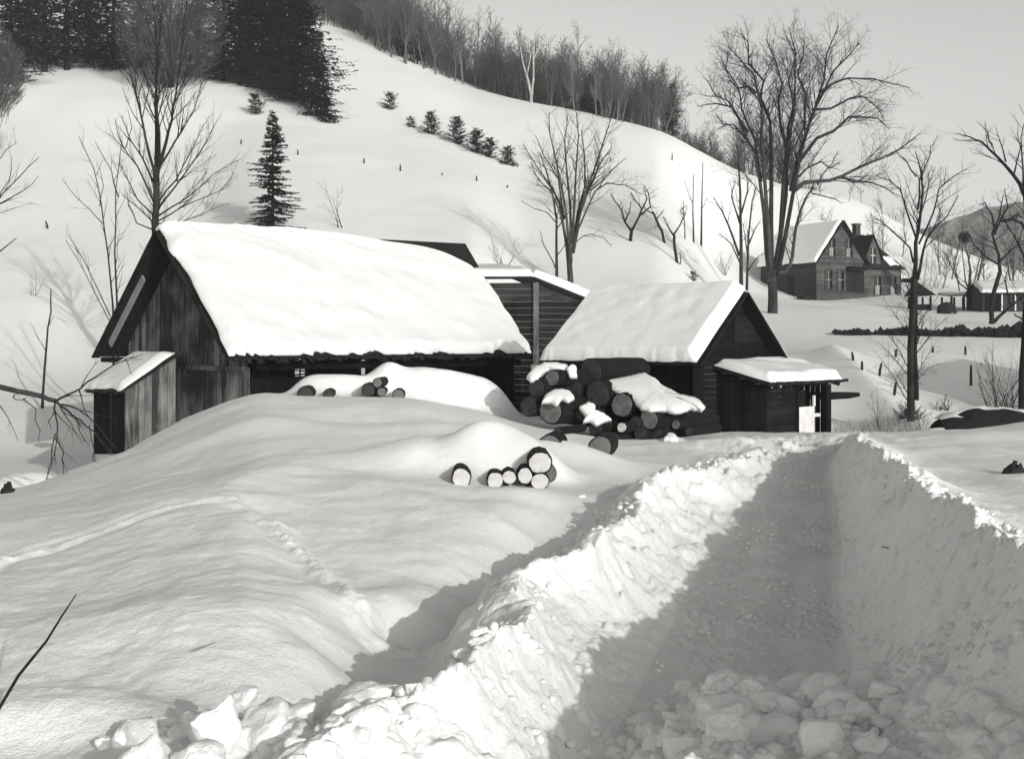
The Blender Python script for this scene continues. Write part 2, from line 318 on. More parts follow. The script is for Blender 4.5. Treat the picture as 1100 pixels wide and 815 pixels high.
M = dict(
 snow=mat_snow('snow'), roofsnow=mat_snow('roof_snow', 1.0, .74), roadsnow=mat_snow('packed_snow', 1.6, .80),
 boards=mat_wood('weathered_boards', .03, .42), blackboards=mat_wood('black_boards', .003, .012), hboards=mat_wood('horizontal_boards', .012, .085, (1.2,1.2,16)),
 siding=mat_wood('grey_siding', .045, .16, (.8,.8,14), scale=1.0), sidingdarkshade=mat_wood('dark_and_shaded_siding', .03, .08, (.8,.8,14)),
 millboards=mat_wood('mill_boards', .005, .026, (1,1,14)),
 pale=mat_wood('pale_plank', .22, .42), trim=mat_wood('dark_trim', .008, .035, (4,4,4)), roof=mat_plain('dark_roof', .014, .8, .4, 5),
 white=mat_plain('white_boards', .62, .8, .12, 5), bark=mat_wood('bark', .015, .075, (9,9,2)), elmbark=mat_wood('elm_bark', .02, .13, (7,7,1.5)), darkbark=mat_plain('dark_bark', .014, .9, .4, 8),
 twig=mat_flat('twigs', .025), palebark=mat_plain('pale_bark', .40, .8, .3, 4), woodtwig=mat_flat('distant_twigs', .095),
 palebranch=mat_flat('light_twigs', .16), needle=mat_plain('needles', .022, .9, .4, 2), needle2=mat_plain('pine_needles', .03, .9, .4, 2),
 logbark=mat_plain('log_bark', .009, .95, .5, 14), logend=mat_rings('cut_log_end', .30, .62), logdark=mat_rings('dark_log_end', .012, .05), logmid=mat_rings('grey_log_end', .05, .16),  # log ends in three tones, from pale to near black
 stone=mat_plain('wall_stones', .02, .9, .5, 5), glass=mat_flat('window_glass', .015, .15, .5), brick=mat_plain('chimney_brick', .05, .9, .4, 9),
 grass=mat_flat('dry_grass', .22), farwood=mat_plain('far_woods', .2, 1, .35, .12))

# ---------------------------------------------------------------- terrain mesh
def build_terrain():
    rows = np.concatenate([np.linspace(-60, 1.5, 22), np.linspace(2, 6, 70)[:-1]])
    f = lambda a, b, n: 1/np.linspace(1/a, 1/b, n)
    rows = np.concatenate([rows, f(6, 32, 620)[:-1], np.exp(np.linspace(math.log(32), math.log(200), 330))[:-1], np.exp(np.linspace(math.log(200), math.log(900), 40))])
    us = np.concatenate([np.linspace(-1.38, -.46, 60)[:-1], np.linspace(-.46, .46, 860)[:-1], np.linspace(.46, 1.45, 60)])
    U, YY = np.meshgrid(us, rows); W = np.maximum(YY, 3.0)+np.maximum(-YY, 0); X = U*W
    Z = ground(X, YY)
    nr, nc = X.shape; V = np.stack([X, YY, Z], -1).reshape(-1, 3).astype(np.float32)
    i = np.arange(nr-1)[:, None]*nc+np.arange(nc-1)[None]
    Fq = np.stack([i, i+1, i+nc+1, i+nc], -1).reshape(-1, 4)
    xc = V[Fq].mean(1)
    yy = np.clip(xc[:, 1], RY[0], RY[-1])
    road = (xc[:, 1] > -60) & (xc[:, 1] < 25.5) & (xc[:, 0] > RT['rl'](yy)-.05) & (xc[:, 0] < RT['rr'](yy)+.15)
    for name, mask, mt in (('ground', ~road, 'snow'), ('road', road, 'roadsnow')):
        q = Fq[mask]; used = np.unique(q); remap = np.zeros(len(V), np.int64); remap[used] = np.arange(len(used)); q = remap[q]; v = V[used]
        me = bpy.data.meshes.new(name); me.vertices.add(len(v)); me.vertices.foreach_set('co', v.ravel())
        me.loops.add(q.size); me.loops.foreach_set('vertex_index', q.ravel().astype(np.int32))
        me.polygons.add(len(q)); me.polygons.foreach_set('loop_start', np.arange(0, q.size, 4, dtype=np.int32))
        me.polygons.foreach_set('use_smooth', np.ones(len(q), bool)); me.materials.append(M[mt]); me.update(calc_edges=True); me.validate()
        o = bpy.data.objects.new(name, me); col.objects.link(o); o['kind'] = 'structure'
build_terrain()

# far wooded hill beyond the farm
def far_hill():
    n, k = 200, 30; mb = MB(); top = pchip([-700,700,880,950,1020,1060,1100,1250,1600,2600], [150,255,248,243,226,212,204,190,175,190])
    for j in range(k):
        t = j/(k-1); Y = 420+330*t
        for i in range(n):
            px = -700+3300*i/(n-1); X = (px-CX)/F*560+(px-CX)/F*300*(t-.4)
            H = float((HY-top(px))/F*640)*sstep(0, .75, t)*(1-.0*t)+(sn(X*.05, Y*.05, 5))*4*t
            mb.v.append((X, Y, -6+float(H)+(sn(X*.3, Y*.3, 6))*3*float(sstep(.1, .4, t))))
    for j in range(k-1):
        for i in range(n-1):
            a = j*n+i; mb.f.append((a, a+1, a+n+1, a+n))
    o = mb.build('hill', M['farwood'], smooth=False); o['kind'] = 'structure'
far_hill()

# ---------------------------------------------------------------- roof snow
def roof_snow(name, parent, el, er, rr, rl, th, seed, smax=None, rnd_ridge=True, ragged=.06, nx=110, ny=40, label=None, rl_edge=True, mat=None, round_w=.22, sag=.0, wob=.18):
    """el,er,rr,rl: eave-left, eave-right, ridge-right, ridge-left corners of the roof plane"""
    el, er, rr, rl = map(Vector, (el, er, rr, rl)); nrm = (er-el).cross(rl-el).normalized()
    if nrm.z < 0: nrm = -nrm
    Ls = (er-el).length; Lt = (rl-el).length; top = []; bot = []
    for j in range(ny+1):
        for i in range(nx+1):
            s = i/nx; t = j/ny
            s = .5-.5*math.cos(math.pi*s) if True else s; t = .5-.5*math.cos(math.pi*t)
            e0 = ragged*(.4+(sn(s*Ls*2.2, 1, seed))+.8*(sn(s*Ls*9, 2, seed)))/Lt
            l0 = ragged*((sn(t*Lt*2, 5, seed)))/Ls
            sm = smax(t) if smax else 1.0
            sm += (ragged*.8*(sn(t*Lt*3, 9, seed)))/Ls
            tt = max(0, e0)+(1-max(0, e0))*t; ss = l0+(sm-l0)*s
            a = el+(er-el)*ss; b = rl+(rr-rl)*ss; p = a+(b-a)*tt
            ds = [t*Lt]
            if rnd_ridge: ds.append((1-t)*Lt)
            if rl_edge: ds.append(s*Ls*sm)
            ds.append((1-s)*Ls*sm)
            e = 1.0
            for d in ds: e *= min(1, max(0, d/round_w))**.6 if d < round_w else 1
            h = th*e*(1+wob*sfbm(p.x*.8, p.y*.8+t*3, seed+3, 2))
            h += .012*(sn(s*Ls*3, t*Lt*3, seed+8))*e
            top.append(p+nrm*(h+.02)+Vector((0,0,-sag*(1-t)*math.sin(s*math.pi)))); bot.append(p+nrm*.012)
    mb = MB(); mb.v = [tuple(p) for p in top]+[tuple(p) for p in bot]; N = len(top); w = nx+1
    for j in range(ny):
        for i in range(nx):
            a = j*w+i; mb.f.append((a, a+1, a+w+1, a+w)); mb.f.append((N+a+w, N+a+w+1, N+a+1, N+a))
    rim = [i for i in range(w)]+[j*w+nx for j in range(1, ny+1)]+[ny*w+i for i in range(nx-1, -1, -1)]+[j*w for j in range(ny-1, 0, -1)]
    for k in range(len(rim)):
        a, b = rim[k], rim[(k+1) % len(rim)]; mb.f.append((b, a, N+a, N+b))
    return mb.build(name, mat or M['roofsnow'], parent, smooth=True)
def roof_slab(mb, el, er, rr, rl, th=.09):
    el, er, rr, rl = map(Vector, (el, er, rr, rl)); n = (er-el).cross(rl-el).normalized()
    if n.z < 0: n = -n
    mb.hexa([el-n*th, er-n*th, rr-n*th, rl-n*th, el, er, rr, rl])
def ragged_eave(mb, a, b, down, seed, w=.11, lmax=.13):
    r = random.Random(seed); a = Vector(a); b = Vector(b); L = (b-a).length; d = (b-a)/L; s = 0; down = Vector(down).normalized()
    up = d.cross(down).normalized()
    while s < L:
        ww = w*r.uniform(.6, 1.5); l = lmax*r.uniform(.1, 1)**1.3; t = r.uniform(.015, .04); p = a+d*s; q = a+d*min(s+ww*.94, L)
        o = up*r.uniform(-.03, .02)-down*.08
        mb.hexa([p+o, q+o, q+o+down*(l+.08), p+o+down*(l+.08), p+o+up*t, q+o+up*t, q+o+up*t+down*(l+.08), p+o+up*t+down*(l+.08)]); s += ww
def plank_v(mb, fr, n, s0, s1, zb, zt, pw=.2, th=.025, gap=.01, seed=1, holes=(), ragb=0):
    r = random.Random(seed); s = s0
    while s < s1-.02:
        w = min(pw*r.uniform(.75, 1.25), s1-s); a, b = s, s+w-gap; o = r.uniform(-.012, .012)+n
        za, zb2 = zt(a), zt(b); lo = (zb(a) if callable(zb) else zb)+r.uniform(0, ragb); spans = [(lo, None)]
        for (h0, h1, z0, z1) in holes:
            if h0 < (a+b)/2 < h1: spans = [(lo, z0), (z1, None)]
        for z0, z1 in spans:
            ta, tb = (za, zb2) if z1 is None else (z1, z1)
            if min(ta, tb) <= z0+.005: ta = max(ta, z0+.005); tb = max(tb, z0+.005)
            mb.hexa([fr(a,o,z0),fr(b,o,z0),fr(b,o-th,z0),fr(a,o-th,z0),fr(a,o,ta),fr(b,o,tb),fr(b,o-th,tb),fr(a,o-th,ta)])
        s += w
def plank_h(mb, fr, n, s0f, s1f, z0, z1, pw=.16, th=.02, seed=1, lap=.012, holes=()):
    """clapboards; s0f/s1f give the ends at height z"""
    r = random.Random(seed); z = z0
    while z < z1-.01:
        w = min(pw*r.uniform(.93, 1.07), z1-z); za, zb = z, z+w-.004
        a0, a1, b0, b1 = s0f(za), s1f(za), s0f(zb), s1f(zb)
        spans = [(a0, a1, b0, b1)]; zc = (za+zb)/2
        for (h0, h1, y0, y1) in holes:
            if y0 < zc < y1:
                ns = []
                for (p0, p1, q0, q1) in spans:
                    if p0 < h0 and p1 > h1: ns += [(p0, h0, q0, h0), (h1, p1, h1, q1)]
                    else: ns.append((p0, p1, q0, q1))
                spans = ns
        for (p0, p1, q0, q1) in spans:
            if p1-p0 < .02: continue
            mb.hexa([fr(p0,n+lap,za),fr(p1,n+lap,za),fr(p1,n-th,za),fr(p0,n-th,za),fr(q0,n,zb),fr(q1,n,zb),fr(q1,n-th,zb),fr(q0,n-th,zb)])
        z += w

# ---------------------------------------------------------------- big barn (left)
def big_barn():
    L = Vector((.72,.694,0)).normalized(); G = Vector((-.694,.72,0)).normalized()
    N = Vector((-6.857,32,0)); ze, zr_ = -.41, 2.97; w = 7.2; Lr, Le = 10.9, 10.25
    root = empty('barn', (N.x, N.y, -2.6), 'large weathered board barn with steep snow-loaded roof behind the drift on the left', 'barn')
    P = lambda l, g, z: N+L*l+G*g+Vector((0,0,z))
    # roof
    rf = MB(); roof_slab(rf, P(0,0,ze), P(Le,0,ze), P(Lr,w/2,zr_+.14), P(0,w/2,zr_), .10)
    roof_slab(rf, P(0,w,ze+.0), P(Lr,w,ze), P(Lr,w/2,zr_+.14-.003), P(0,w/2,zr_-.003), .10)
    dn = (P(0,0,ze)-P(0,w/2,zr_))
    ragged_eave(rf, P(.02,0,ze-.05), P(Le-.02,0,ze-.05), dn, 3, .09, .17)
    roof = rf.build('roof', M['roof'], root)
    fa = MB()
    for g0, g1, z0, z1 in ((0,w/2,ze,zr_),(w,w/2,ze,zr_)):       # barge boards
        a = P(-.03, g0, z0-.09); b = P(-.03, g1, z1-.09)
        fa.beam(a, b, .045, .24, up=L.cross(Vector((0,0,1))).cross(b-a))
    for k in range(46):
        t = k/46+.01; q = P(-.05, t*w/2, ze+(zr_-ze)*t+.02); fa.beam(q, q+L*rnd.uniform(.1,.16)-L*.12, .09, .03)
    fa.build('barge_board', M['trim'], root)
    o = .78
    fg = Frame(P(o,0,0), G)      # s runs from near corner to far corner along the gable; n to the right of G = +L side
    ztop = lambda s: ze-.12+(zr_-ze)*(1-abs(s-w/2)/(w/2))
    wl = MB()
    up = lambda s: ztop(s)
    plank_v(wl, fg, -.02, .55, w-.45, -.72, up, .22, seed=4)
    # lower storey, boards set back slightly below a girt
    plank_v(wl, fg, .06, .55, w-.45, -3.6, lambda s: -.70, .24, seed=9, ragb=.06)
    wl.build('gable_wall', M['boards'], root)
    lt = MB(); lt.fbox(fg, .6, w-.7, -.09, -.045, -.80, -.68); lt.build('girt', M['boards'], root)
    pb = MB()                                                    # patch board under the far rake, its sunlit look painted pale
    a = P(.10, w-.62, ze+(zr_-ze)*(.62/(w/2))-.30); b = P(.10, w-2.55, ze+(zr_-ze)*(2.55/(w/2))-.30)
    pb.beam(a, b, .05, .2, up=Vector((0,0,1))); pb.build('pale_plank', M['pale'], root)
    tb = MB(); tb.fbox(Frame(P(.0,0,0), G), w-1.0, w-.3, -.02, .5, ze-.22, ze-.08); tb.build('eave_return', M['trim'], root)
    # near-black board sheet standing in for the shaded open front, openings with daylight beyond
    ff = Frame(P(.0,1.3,0), L)    # n>0 towards the viewer
    def sx(px):          # length along the front for an image column
        u = (px-CX)/F; return (u*ff.o.y-ff.o.x)/(ff.d.x-u*ff.d.y)
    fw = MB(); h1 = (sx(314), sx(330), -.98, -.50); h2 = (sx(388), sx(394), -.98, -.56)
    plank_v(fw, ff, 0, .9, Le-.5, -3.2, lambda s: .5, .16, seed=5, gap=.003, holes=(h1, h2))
    fw.build('front_wall', M['blackboards'], root)
    sl = MB()
    for k in range(4): sl.beam(ff(h1[0], .02, -.55-.13*k), ff(h1[1], .02, -.60-.12*k+.05*(k % 2)), .02, .035)
    m_ = (h1[0]+h1[1])/2; sl.beam(ff(m_-.02,.03,-1), ff(m_+.02,.03,-.45), .03, .03); sl.build('window_slats', M['blackboards'], root)
    bm = MB(); bm.beam(ff(.9,.75,-.66), ff(Le+.1,.75,-.68), .16, .2)
    bm.build('eave_beam', M['blackboards'], root)
    s5 = sx(556); pm = MB(); pm.beam(ff(s5,.75,-2.6), ff(s5,.75,-.76), .22, .22); pm.build('post', M['pale'], root)
    pm = MB(); pm.beam(ff(s5+.3,.75,-2.6), ff(s5+.3,.75,-.76), .12, .16); pm.build('post', M['blackboards'], root)
    # right end wall and dark back gable
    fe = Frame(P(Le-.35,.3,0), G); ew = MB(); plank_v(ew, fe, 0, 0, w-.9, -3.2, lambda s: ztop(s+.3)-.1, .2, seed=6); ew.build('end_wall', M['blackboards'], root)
    # roof snow with a bared corner at the upper right
    KS = pchip([0,.12,.35,.62,.72,.80,.88,.95,1.0],[1.0,.995,.99,.985,.96,.91,.82,.65,.40])
    def smax(t):
        return float(KS(t))
    roof_snow('snow_cover', root, P(-.05,-.05,ze), P(Le+.05,-.05,ze), P(Lr+.05,w/2,zr_+.14), P(-.05,w/2,zr_), .24, 11, smax, rnd_ridge=False, ragged=.10, nx=200, ny=80)
    roof_snow('snow_cover', root, P(-.05,w,ze), P(Lr,w,ze), P(Lr,w/2,zr_+.14-.05), P(-.05,w/2,zr_-.05), .22, 12, lambda t: 1-.5*float(sstep(.7, 1, t)), rnd_ridge=False, nx=60, ny=24)
    # lean-to on the gable
    s0 = 3.3; out = 1.28; e = 1.95; zh, zl = -.36, -1.33
    lr = MB(); q = lambda g, d, z: P(0, g, z)-L*d
    roof_slab(lr, q(s0,out,zl), q(s0+e,out,zl), q(s0+e,-.38,zh), q(s0,-.38,zh), .06)
    ragged_eave(lr, q(s0,out,zl-.03), q(s0+e,out,zl-.03), (q(s0,out,zl)-q(s0,-.38,zh)), 8, .14, .12)
    lroof = lr.build('lean_to_roof', M['roof'], root)
    roof_snow('snow_cover', lroof, q(s0+.02,out,zl), q(s0+e,out,zl), q(s0+e,-.3,zh), q(s0+.02,-.3,zh), .16, 21, ragged=.05, nx=50, ny=30)
    fs = Frame(q(s0+.12,out-.2,0), L)    # side wall towards the viewer
    lw = MB(); plank_v(lw, fs, 0, 0, out+.18, -3.75, lambda s: zl+.10+(zh-zl)*(s/(out+.38))-.02, .2, seed=31, ragb=.25); lw.build('lean_to_wall', M['boards'], root)
    fo = Frame(q(s0+.12,out-.2,0), G); lw = MB(); plank_v(lw, fo, 0, 0, e-.25, -3.6, lambda s: zl-.02, .2, seed=32, ragb=.2); lw.build('lean_to_wall', M['blackboards'], root)
    b2 = MB(); a = q(s0+.5,out-.15,-3.05); b2.beam(a, a-L*.62+Vector((0,0,.03)), .2, .16); b2.build('sill_beam', M['pale'], root)
    return P
big_barn()

# ---------------------------------------------------------------- shed between the barn and the mill
def mid_shed():
    C = at(575, 304, 41.0); C.z = 0; zt = 1.80
    root = empty('shed', (C.x, C.y, -2.5), 'narrow dark plank shed with a snowy roof wedged between the barn and the sawmill', 'shed')
    fl = Frame(C, (-1,.12)); frr = Frame(C, (.9,.42))
    wl = MB(); plank_h(wl, fl, 0, lambda z: 0, lambda z: 2.1, -2.6, zt, .2, seed=3, lap=.02); wl.build('wall', M['hboards'], root)
    # note: n of the left frame points away, so mirror it with a thin strip facing us
    tz = lambda s: zt-.36*s
    wr = MB(); plank_h(wr, frr, 0, lambda z: 0, lambda z: min(3.2, max(.02, (zt-z)/.36)), -2.6, zt, .2, seed=5, lap=.02); wr.build('wall', M['hboards'], root)
    pm = MB(); pm.beam(C+Vector((.02,-.08,-2.5)), C+Vector((.02,-.08,zt)), .17, .12); pm.build('corner_post', M['boards'], root)
    rf = MB(); fr = Frame(C, (.9,.42)); B = Vector((-.42,.9,0))
    e0 = fr(-4.2,.28,zt+.12); e0 = C+Vector((-1,.12,0))*2.2+Vector((-.1,-.3,zt+.1)); e1 = C+Vector((-.02,-.3,zt+.1)); e2 = fr(3.2,.3,tz(3.2)+.1)
    bk = Vector((-1.2,3.4,.35))
    rf.hexa([e0, e1, e1+bk, e0+bk, e0+Vector((0,0,.07)), e1+Vector((0,0,.07)), e1+bk+Vector((0,0,.07)), e0+bk+Vector((0,0,.07))])
    rf.hexa([e1, e2, e2+bk, e1+bk, e1+Vector((0,0,.07)), e2+Vector((0,0,.07)), e2+bk+Vector((0,0,.07)), e1+bk+Vector((0,0,.07))])
    rf.build('roof', M['roof'], root)
    z = Vector((0,0,.07))
    roof_snow('snow_cover', root, e0+z, e1+z, e1+bk+z, e0+bk+z, .25, 41, ragged=.02, nx=50, ny=24, rl_edge=True, round_w=.12)
    roof_snow('snow_cover', root, e1+z-Vector((.1,0,0)), e2+z, e2+bk+z, e1+bk+z-Vector((.1,0,0)), .25, 42, ragged=.02, nx=40, ny=24, round_w=.12)
mid_shed()

# ---------------------------------------------------------------- sawmill with lean-to (right)
def mill():
    A = Vector((4.24,30,0)); D = Vector((-.755,.655,0)).normalized(); G = Vector((.655,.755,0)).normalized(); O = -D
    ze, zr_ = -.53, 1.22; w = 4.19; Ll = 4.6
    root = empty('sawmill', (A.x, A.y, -2.3), 'small black-boarded sawmill shed with thick snow roof and open lean-to beside the road', 'shed')
    P = lambda l, g, z: A+D*l+G*g+Vector((0,0,z))
    rf = MB(); roof_slab(rf, P(0,0,ze), P(Ll,0,ze), P(Ll,w/2,zr_), P(0,w/2,zr_), .08); roof_slab(rf, P(0,w,ze), P(Ll,w,ze), P(Ll,w/2,zr_-.003), P(0,w/2,zr_-.003), .08)
    ragged_eave(rf, P(.02,0,ze-.03), P(Ll-.02,0,ze-.03), P(0,0,ze)-P(0,w/2,zr_), 13, .1, .08)
    rf.build('roof', M['roof'], root)
    fa = MB()
    for g0, g1 in ((0,w/2),(w,w/2)):
        a = P(-.03,g0,ze-.08); b = P(-.03,g1,zr_-.08); fa.beam(a, b, .05, .2, up=D.cross(Vector((0,0,1))).cross(b-a))
    fa.build('barge_board', M['trim'], root)
    fg = Frame(P(.28,0,0), G); ztop = lambda s: ze-.08+(zr_-ze)*(1-abs(s-w/2)/(w/2))
    sl = (zr_-ze)/(w/2)
    gw = MB(); hole = (1.78,2.1,-.1,.62)
    plank_h(gw, fg, 0, lambda z: max(.3, (z-ze+.1)/sl), lambda z: min(w-.3, w-(z-ze+.1)/sl), -2.7, zr_-.12, .15, seed=7, holes=(hole,))
    gw.build('gable_wall', M['millboards'], root)
    dw = MB(); dw.fbox(fg, 1.78, 2.1, -.06, -.02, -.1, .62); dw.build('loft_door', M['blackboards'], root)
    tr = MB(); tr.fbox(fg, 2.12, 2.2, -.01, .03, -.75, .95); tr.build('batten', M['trim'], root)
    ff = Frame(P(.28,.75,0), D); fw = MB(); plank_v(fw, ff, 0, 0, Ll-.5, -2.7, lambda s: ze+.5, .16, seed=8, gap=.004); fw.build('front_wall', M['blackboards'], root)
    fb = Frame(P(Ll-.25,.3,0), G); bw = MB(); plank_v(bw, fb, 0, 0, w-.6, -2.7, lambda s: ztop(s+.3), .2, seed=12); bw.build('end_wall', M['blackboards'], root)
    roof_snow('snow_cover', root, P(-.05,-.06,ze), P(Ll+.05,-.06,ze), P(Ll+.02,w/2,zr_), P(-.05,w/2,zr_), .25, 51, rnd_ridge=False, ragged=.02, nx=120, ny=60, mat=M['snow'], wob=.06)
    roof_snow('snow_cover', root, P(-.05,w+.02,ze), P(Ll,w,ze), P(Ll,w/2,zr_-.04), P(-.05,w/2,zr_-.04), .24, 52, rnd_ridge=False, ragged=.04, nx=60, ny=24)
    # lean-to
    s0, out, e = 1.15, 1.25, 3.25; zh, zl = -.62, -1.0
    q = lambda g, d, z: P(0, g, z)+O*d
    lr = MB(); roof_slab(lr, q(s0,out,zl), q(s0+e+.3,out,zl), q(s0+e+.3,-.28,zh), q(s0,-.28,zh), .07)
    for k in range(6): a = q(s0+.3+k*.6,out+.08,zl-.1); lr.beam(a, q(s0+.3+k*.6,0,zh-.12), .06, .09)
    lr.beam(q(s0+e+.1,out-.1,zl-.05), q(s0+e+.85,out-.1,zl-.02), .06, .07)
    lroof = lr.build('lean_to_roof', M['roof'], root)
    roof_snow('snow_cover', lroof, q(s0-.02,out+.05,zl), q(s0+e+.25,out+.05,zl), q(s0+e+.25,-.25,zh), q(s0-.02,-.25,zh), .21, 53, ragged=.03, nx=90, ny=40, round_w=.14)
    # outer wall: s along G; boarded part then opening
    fo = Frame(q(s0+.15,out-.15,0), G)
    def sx(px): u = (px-CX)/F; return (u*fo.o.y-fo.o.x)/(fo.d.x-u*fo.d.y)
    sa, sb, sc = sx(855), sx(886), sx(891)
    ow = MB(); plank_h(ow, fo, 0, lambda z: 0, lambda z: sa, -2.6, zl-.12, .14, seed=17); ow.build('lean_to_wall', M['millboards'], root)
    po = MB(); po.fbox(fo, sa, sa+.07, -.05, .05, -2.6, zl-.12); po.build('post', M['trim'], root)
    po = MB(); po.fbox(fo, sb, sc, -.05, .05, -2.6, zl-.10); po.build('post', M['blackboards'], root)
    r1 = Frame(q(s0+.15+sc,out-.15,0), D); ew = MB(); plank_v(ew, r1, 0, 0, out+.1, -2.6, lambda s: zl-.12+.35*s/(out+.1), .15, seed=18, gap=.02); ew.build('lean_to_wall', M['blackboards'], root)
    sd = Frame(q(s0+.15,out-.15,0), D); ew = MB(); plank_v(ew, sd, 0, 0, out+.1, -2.6, lambda s: zl-.12+.35*s/(out+.1), .15, seed=19); ew.build('lean_to_wall', M['millboards'], root)
    wb = MB(); plank_h(wb, fo, -.02, lambda z: sa+.075, lambda z: sa+(sb-sa)*.66, -2.3, -1.62, .075, seed=20, lap=.005, th=.03); wb.build('half_door', M['white'], root)
    wp = MB(); wp.fbox(fo, sa+(sb-sa)*.56, sa+(sb-sa)*.62, .0, .04, -1.62, -1.36); wp.build('upright', M['white'], root); wp = MB(); wp.fbox(fo, sa+(sb-sa)*.70, sa+(sb-sa)*.98, -.2, -.1, -1.9, -1.82); wp.build('rail', M['white'], root)
    bx = MB(); plank_v(bx, fo, -.5, sa+.5, sb+.0, -2.6, lambda s: zl-.25, .14, seed=25, gap=.015); bx.build('inner_wall', M['millboards'], root)
    pl = MB(); pl.fbox(fo, -.1, sc+.15, -.1, .14, -2.55, -2.42); pl.build('sill', M['blackboards'], root)
    lg = MB(); a = q(s0+e+.5,.55,-1.42); lg.tube([a-Vector((.3,0,0)), a+Vector((.35,.05,-.01)), a+Vector((.8,.1,.0)), a+Vector((1.05,.1,.02))], [.09,.1,.085,.05], 8)
    o = lg.build('log', M['logbark'], loc=tuple(a)); tag(o, 'short rough log jutting out past the right end of the sawmill lean-to', 'log')
mill()

# ---------------------------------------------------------------- logs
def log(px, py, d, Y, mat, label, group=None, ln=2.2, ax=(.72,.69,0), tilt=0, snow=False, name='log', n=22):
    ax = ax or ((px-CX)/F*.4-.02, 1, -.12)
    c = at(px, py, Y); r = d/2/F*Y; ax = Vector((ax[0], ax[1], tilt)).normalized(); rr = random.Random(int(px*7+py))
    jit = [rr.uniform(-.05,.05)+.05*math.sin(k*6.283/n*2+px) for k in range(n)]
    root = empty(name, tuple(c), label, 'log', group)
    mb = MB(); lathe(mb, c, ax, [(0,r*.93),(.012,r),(ln*.3,r*1.01),(ln*.7,r*.98),(ln,r*.96)], n, jit); mb.build('bark', M['logbark'], root, smooth=False)
    me = MB(); lathe(me, c, ax, [(-.012,r*.86),(.004,r*.90)], n, jit); me.build('cut_face', M[mat], root)
    return c, r, ax
AXP = (.62,.78,0)
pile = [ # px py d mat label
 (576,417,23,'logdark','dark round log on the left edge of the big pile, just under the pale-ended one',27.0),
 (593,406,19,'logmid','pale-ended smaller log near the top left of the big pile',27.0),
 (568,436,23,'logdark','dark log at the bottom left corner of the big pile',26.8),
 (591,441,31,'logmid','thick greyish log wearing a cap of snow low in the big pile',26.5),
 (615,417,27,'logdark','shadowed thick log in the centre of the big pile, right of the pale-ended one',27.4),
 (635,399,29,'logdark','thick black log on the very top of the big pile under the mill eave',27.8),
 (659,397,24,'logdark','black log lying behind the topmost log of the big pile',28.8),
 (642,423,31,'logdark','thick log in the middle of the pile just below the topmost one',27.0),
 (668,435,28,'logmid','round grey-ended log at the tip of the snow sheet in the middle of the pile',26.6),
 (625,445,16,'logdark','small dark log beside the lower snow patch in the pile',26.6),
 (697,450,24,'logmid','round log under the snow sheet toward the right end of the pile',26.2),
 (668,459,12,'logend','small pale-ended log at the bottom of the big pile',26.0),
 (682,455,16,'logdark','small dark log between the pale-ended one and the right-hand round log',26.3),
 (612,442,26,'logdark','dark log in the bottom row right of the snow-capped thick log',27.2),
 (649,456,21,'logdark','dark log in the bottom row below the lower snow patch',27.0),
 (726,456,11,'logmid','slim log at the right end of the pile under the snow sheet edge',26.4),
 (740,463,10,'logdark','slim black log at the far right foot of the pile',26.2),
 (712,458,13,'logdark','slim black log wedged right of the right-hand round log',26.5),
 (640,463,20,'logdark','black log in the lowest row left of the small pale end',26.9),
 (688,466,17,'logdark','black log in the lowest row under the right-hand round log',26.2),
 (705,465,14,'logdark','thin black log in the lowest row toward the mill',26.3),
 (660,470,12,'logdark','black log just touching the snow under the small pale end',26.1),
 (598,421,20,'logdark','black log tucked below the pale-ended one in the pile',27.5),
 (656,440,18,'logdark','black log wedged left of the grey-ended log in the middle of the pile',27.4)]
for px, py, d, mt, lb, Y in pile:
    ln = 2.0 if px < 690 else 1.2
    if px >= 655 and py < 445: ln = 1.5
    if py < 405 and px > 620: ln = 1.15
    log(px, py, d, Y, mt, lb, 'logs in the big pile', ln, AXP)
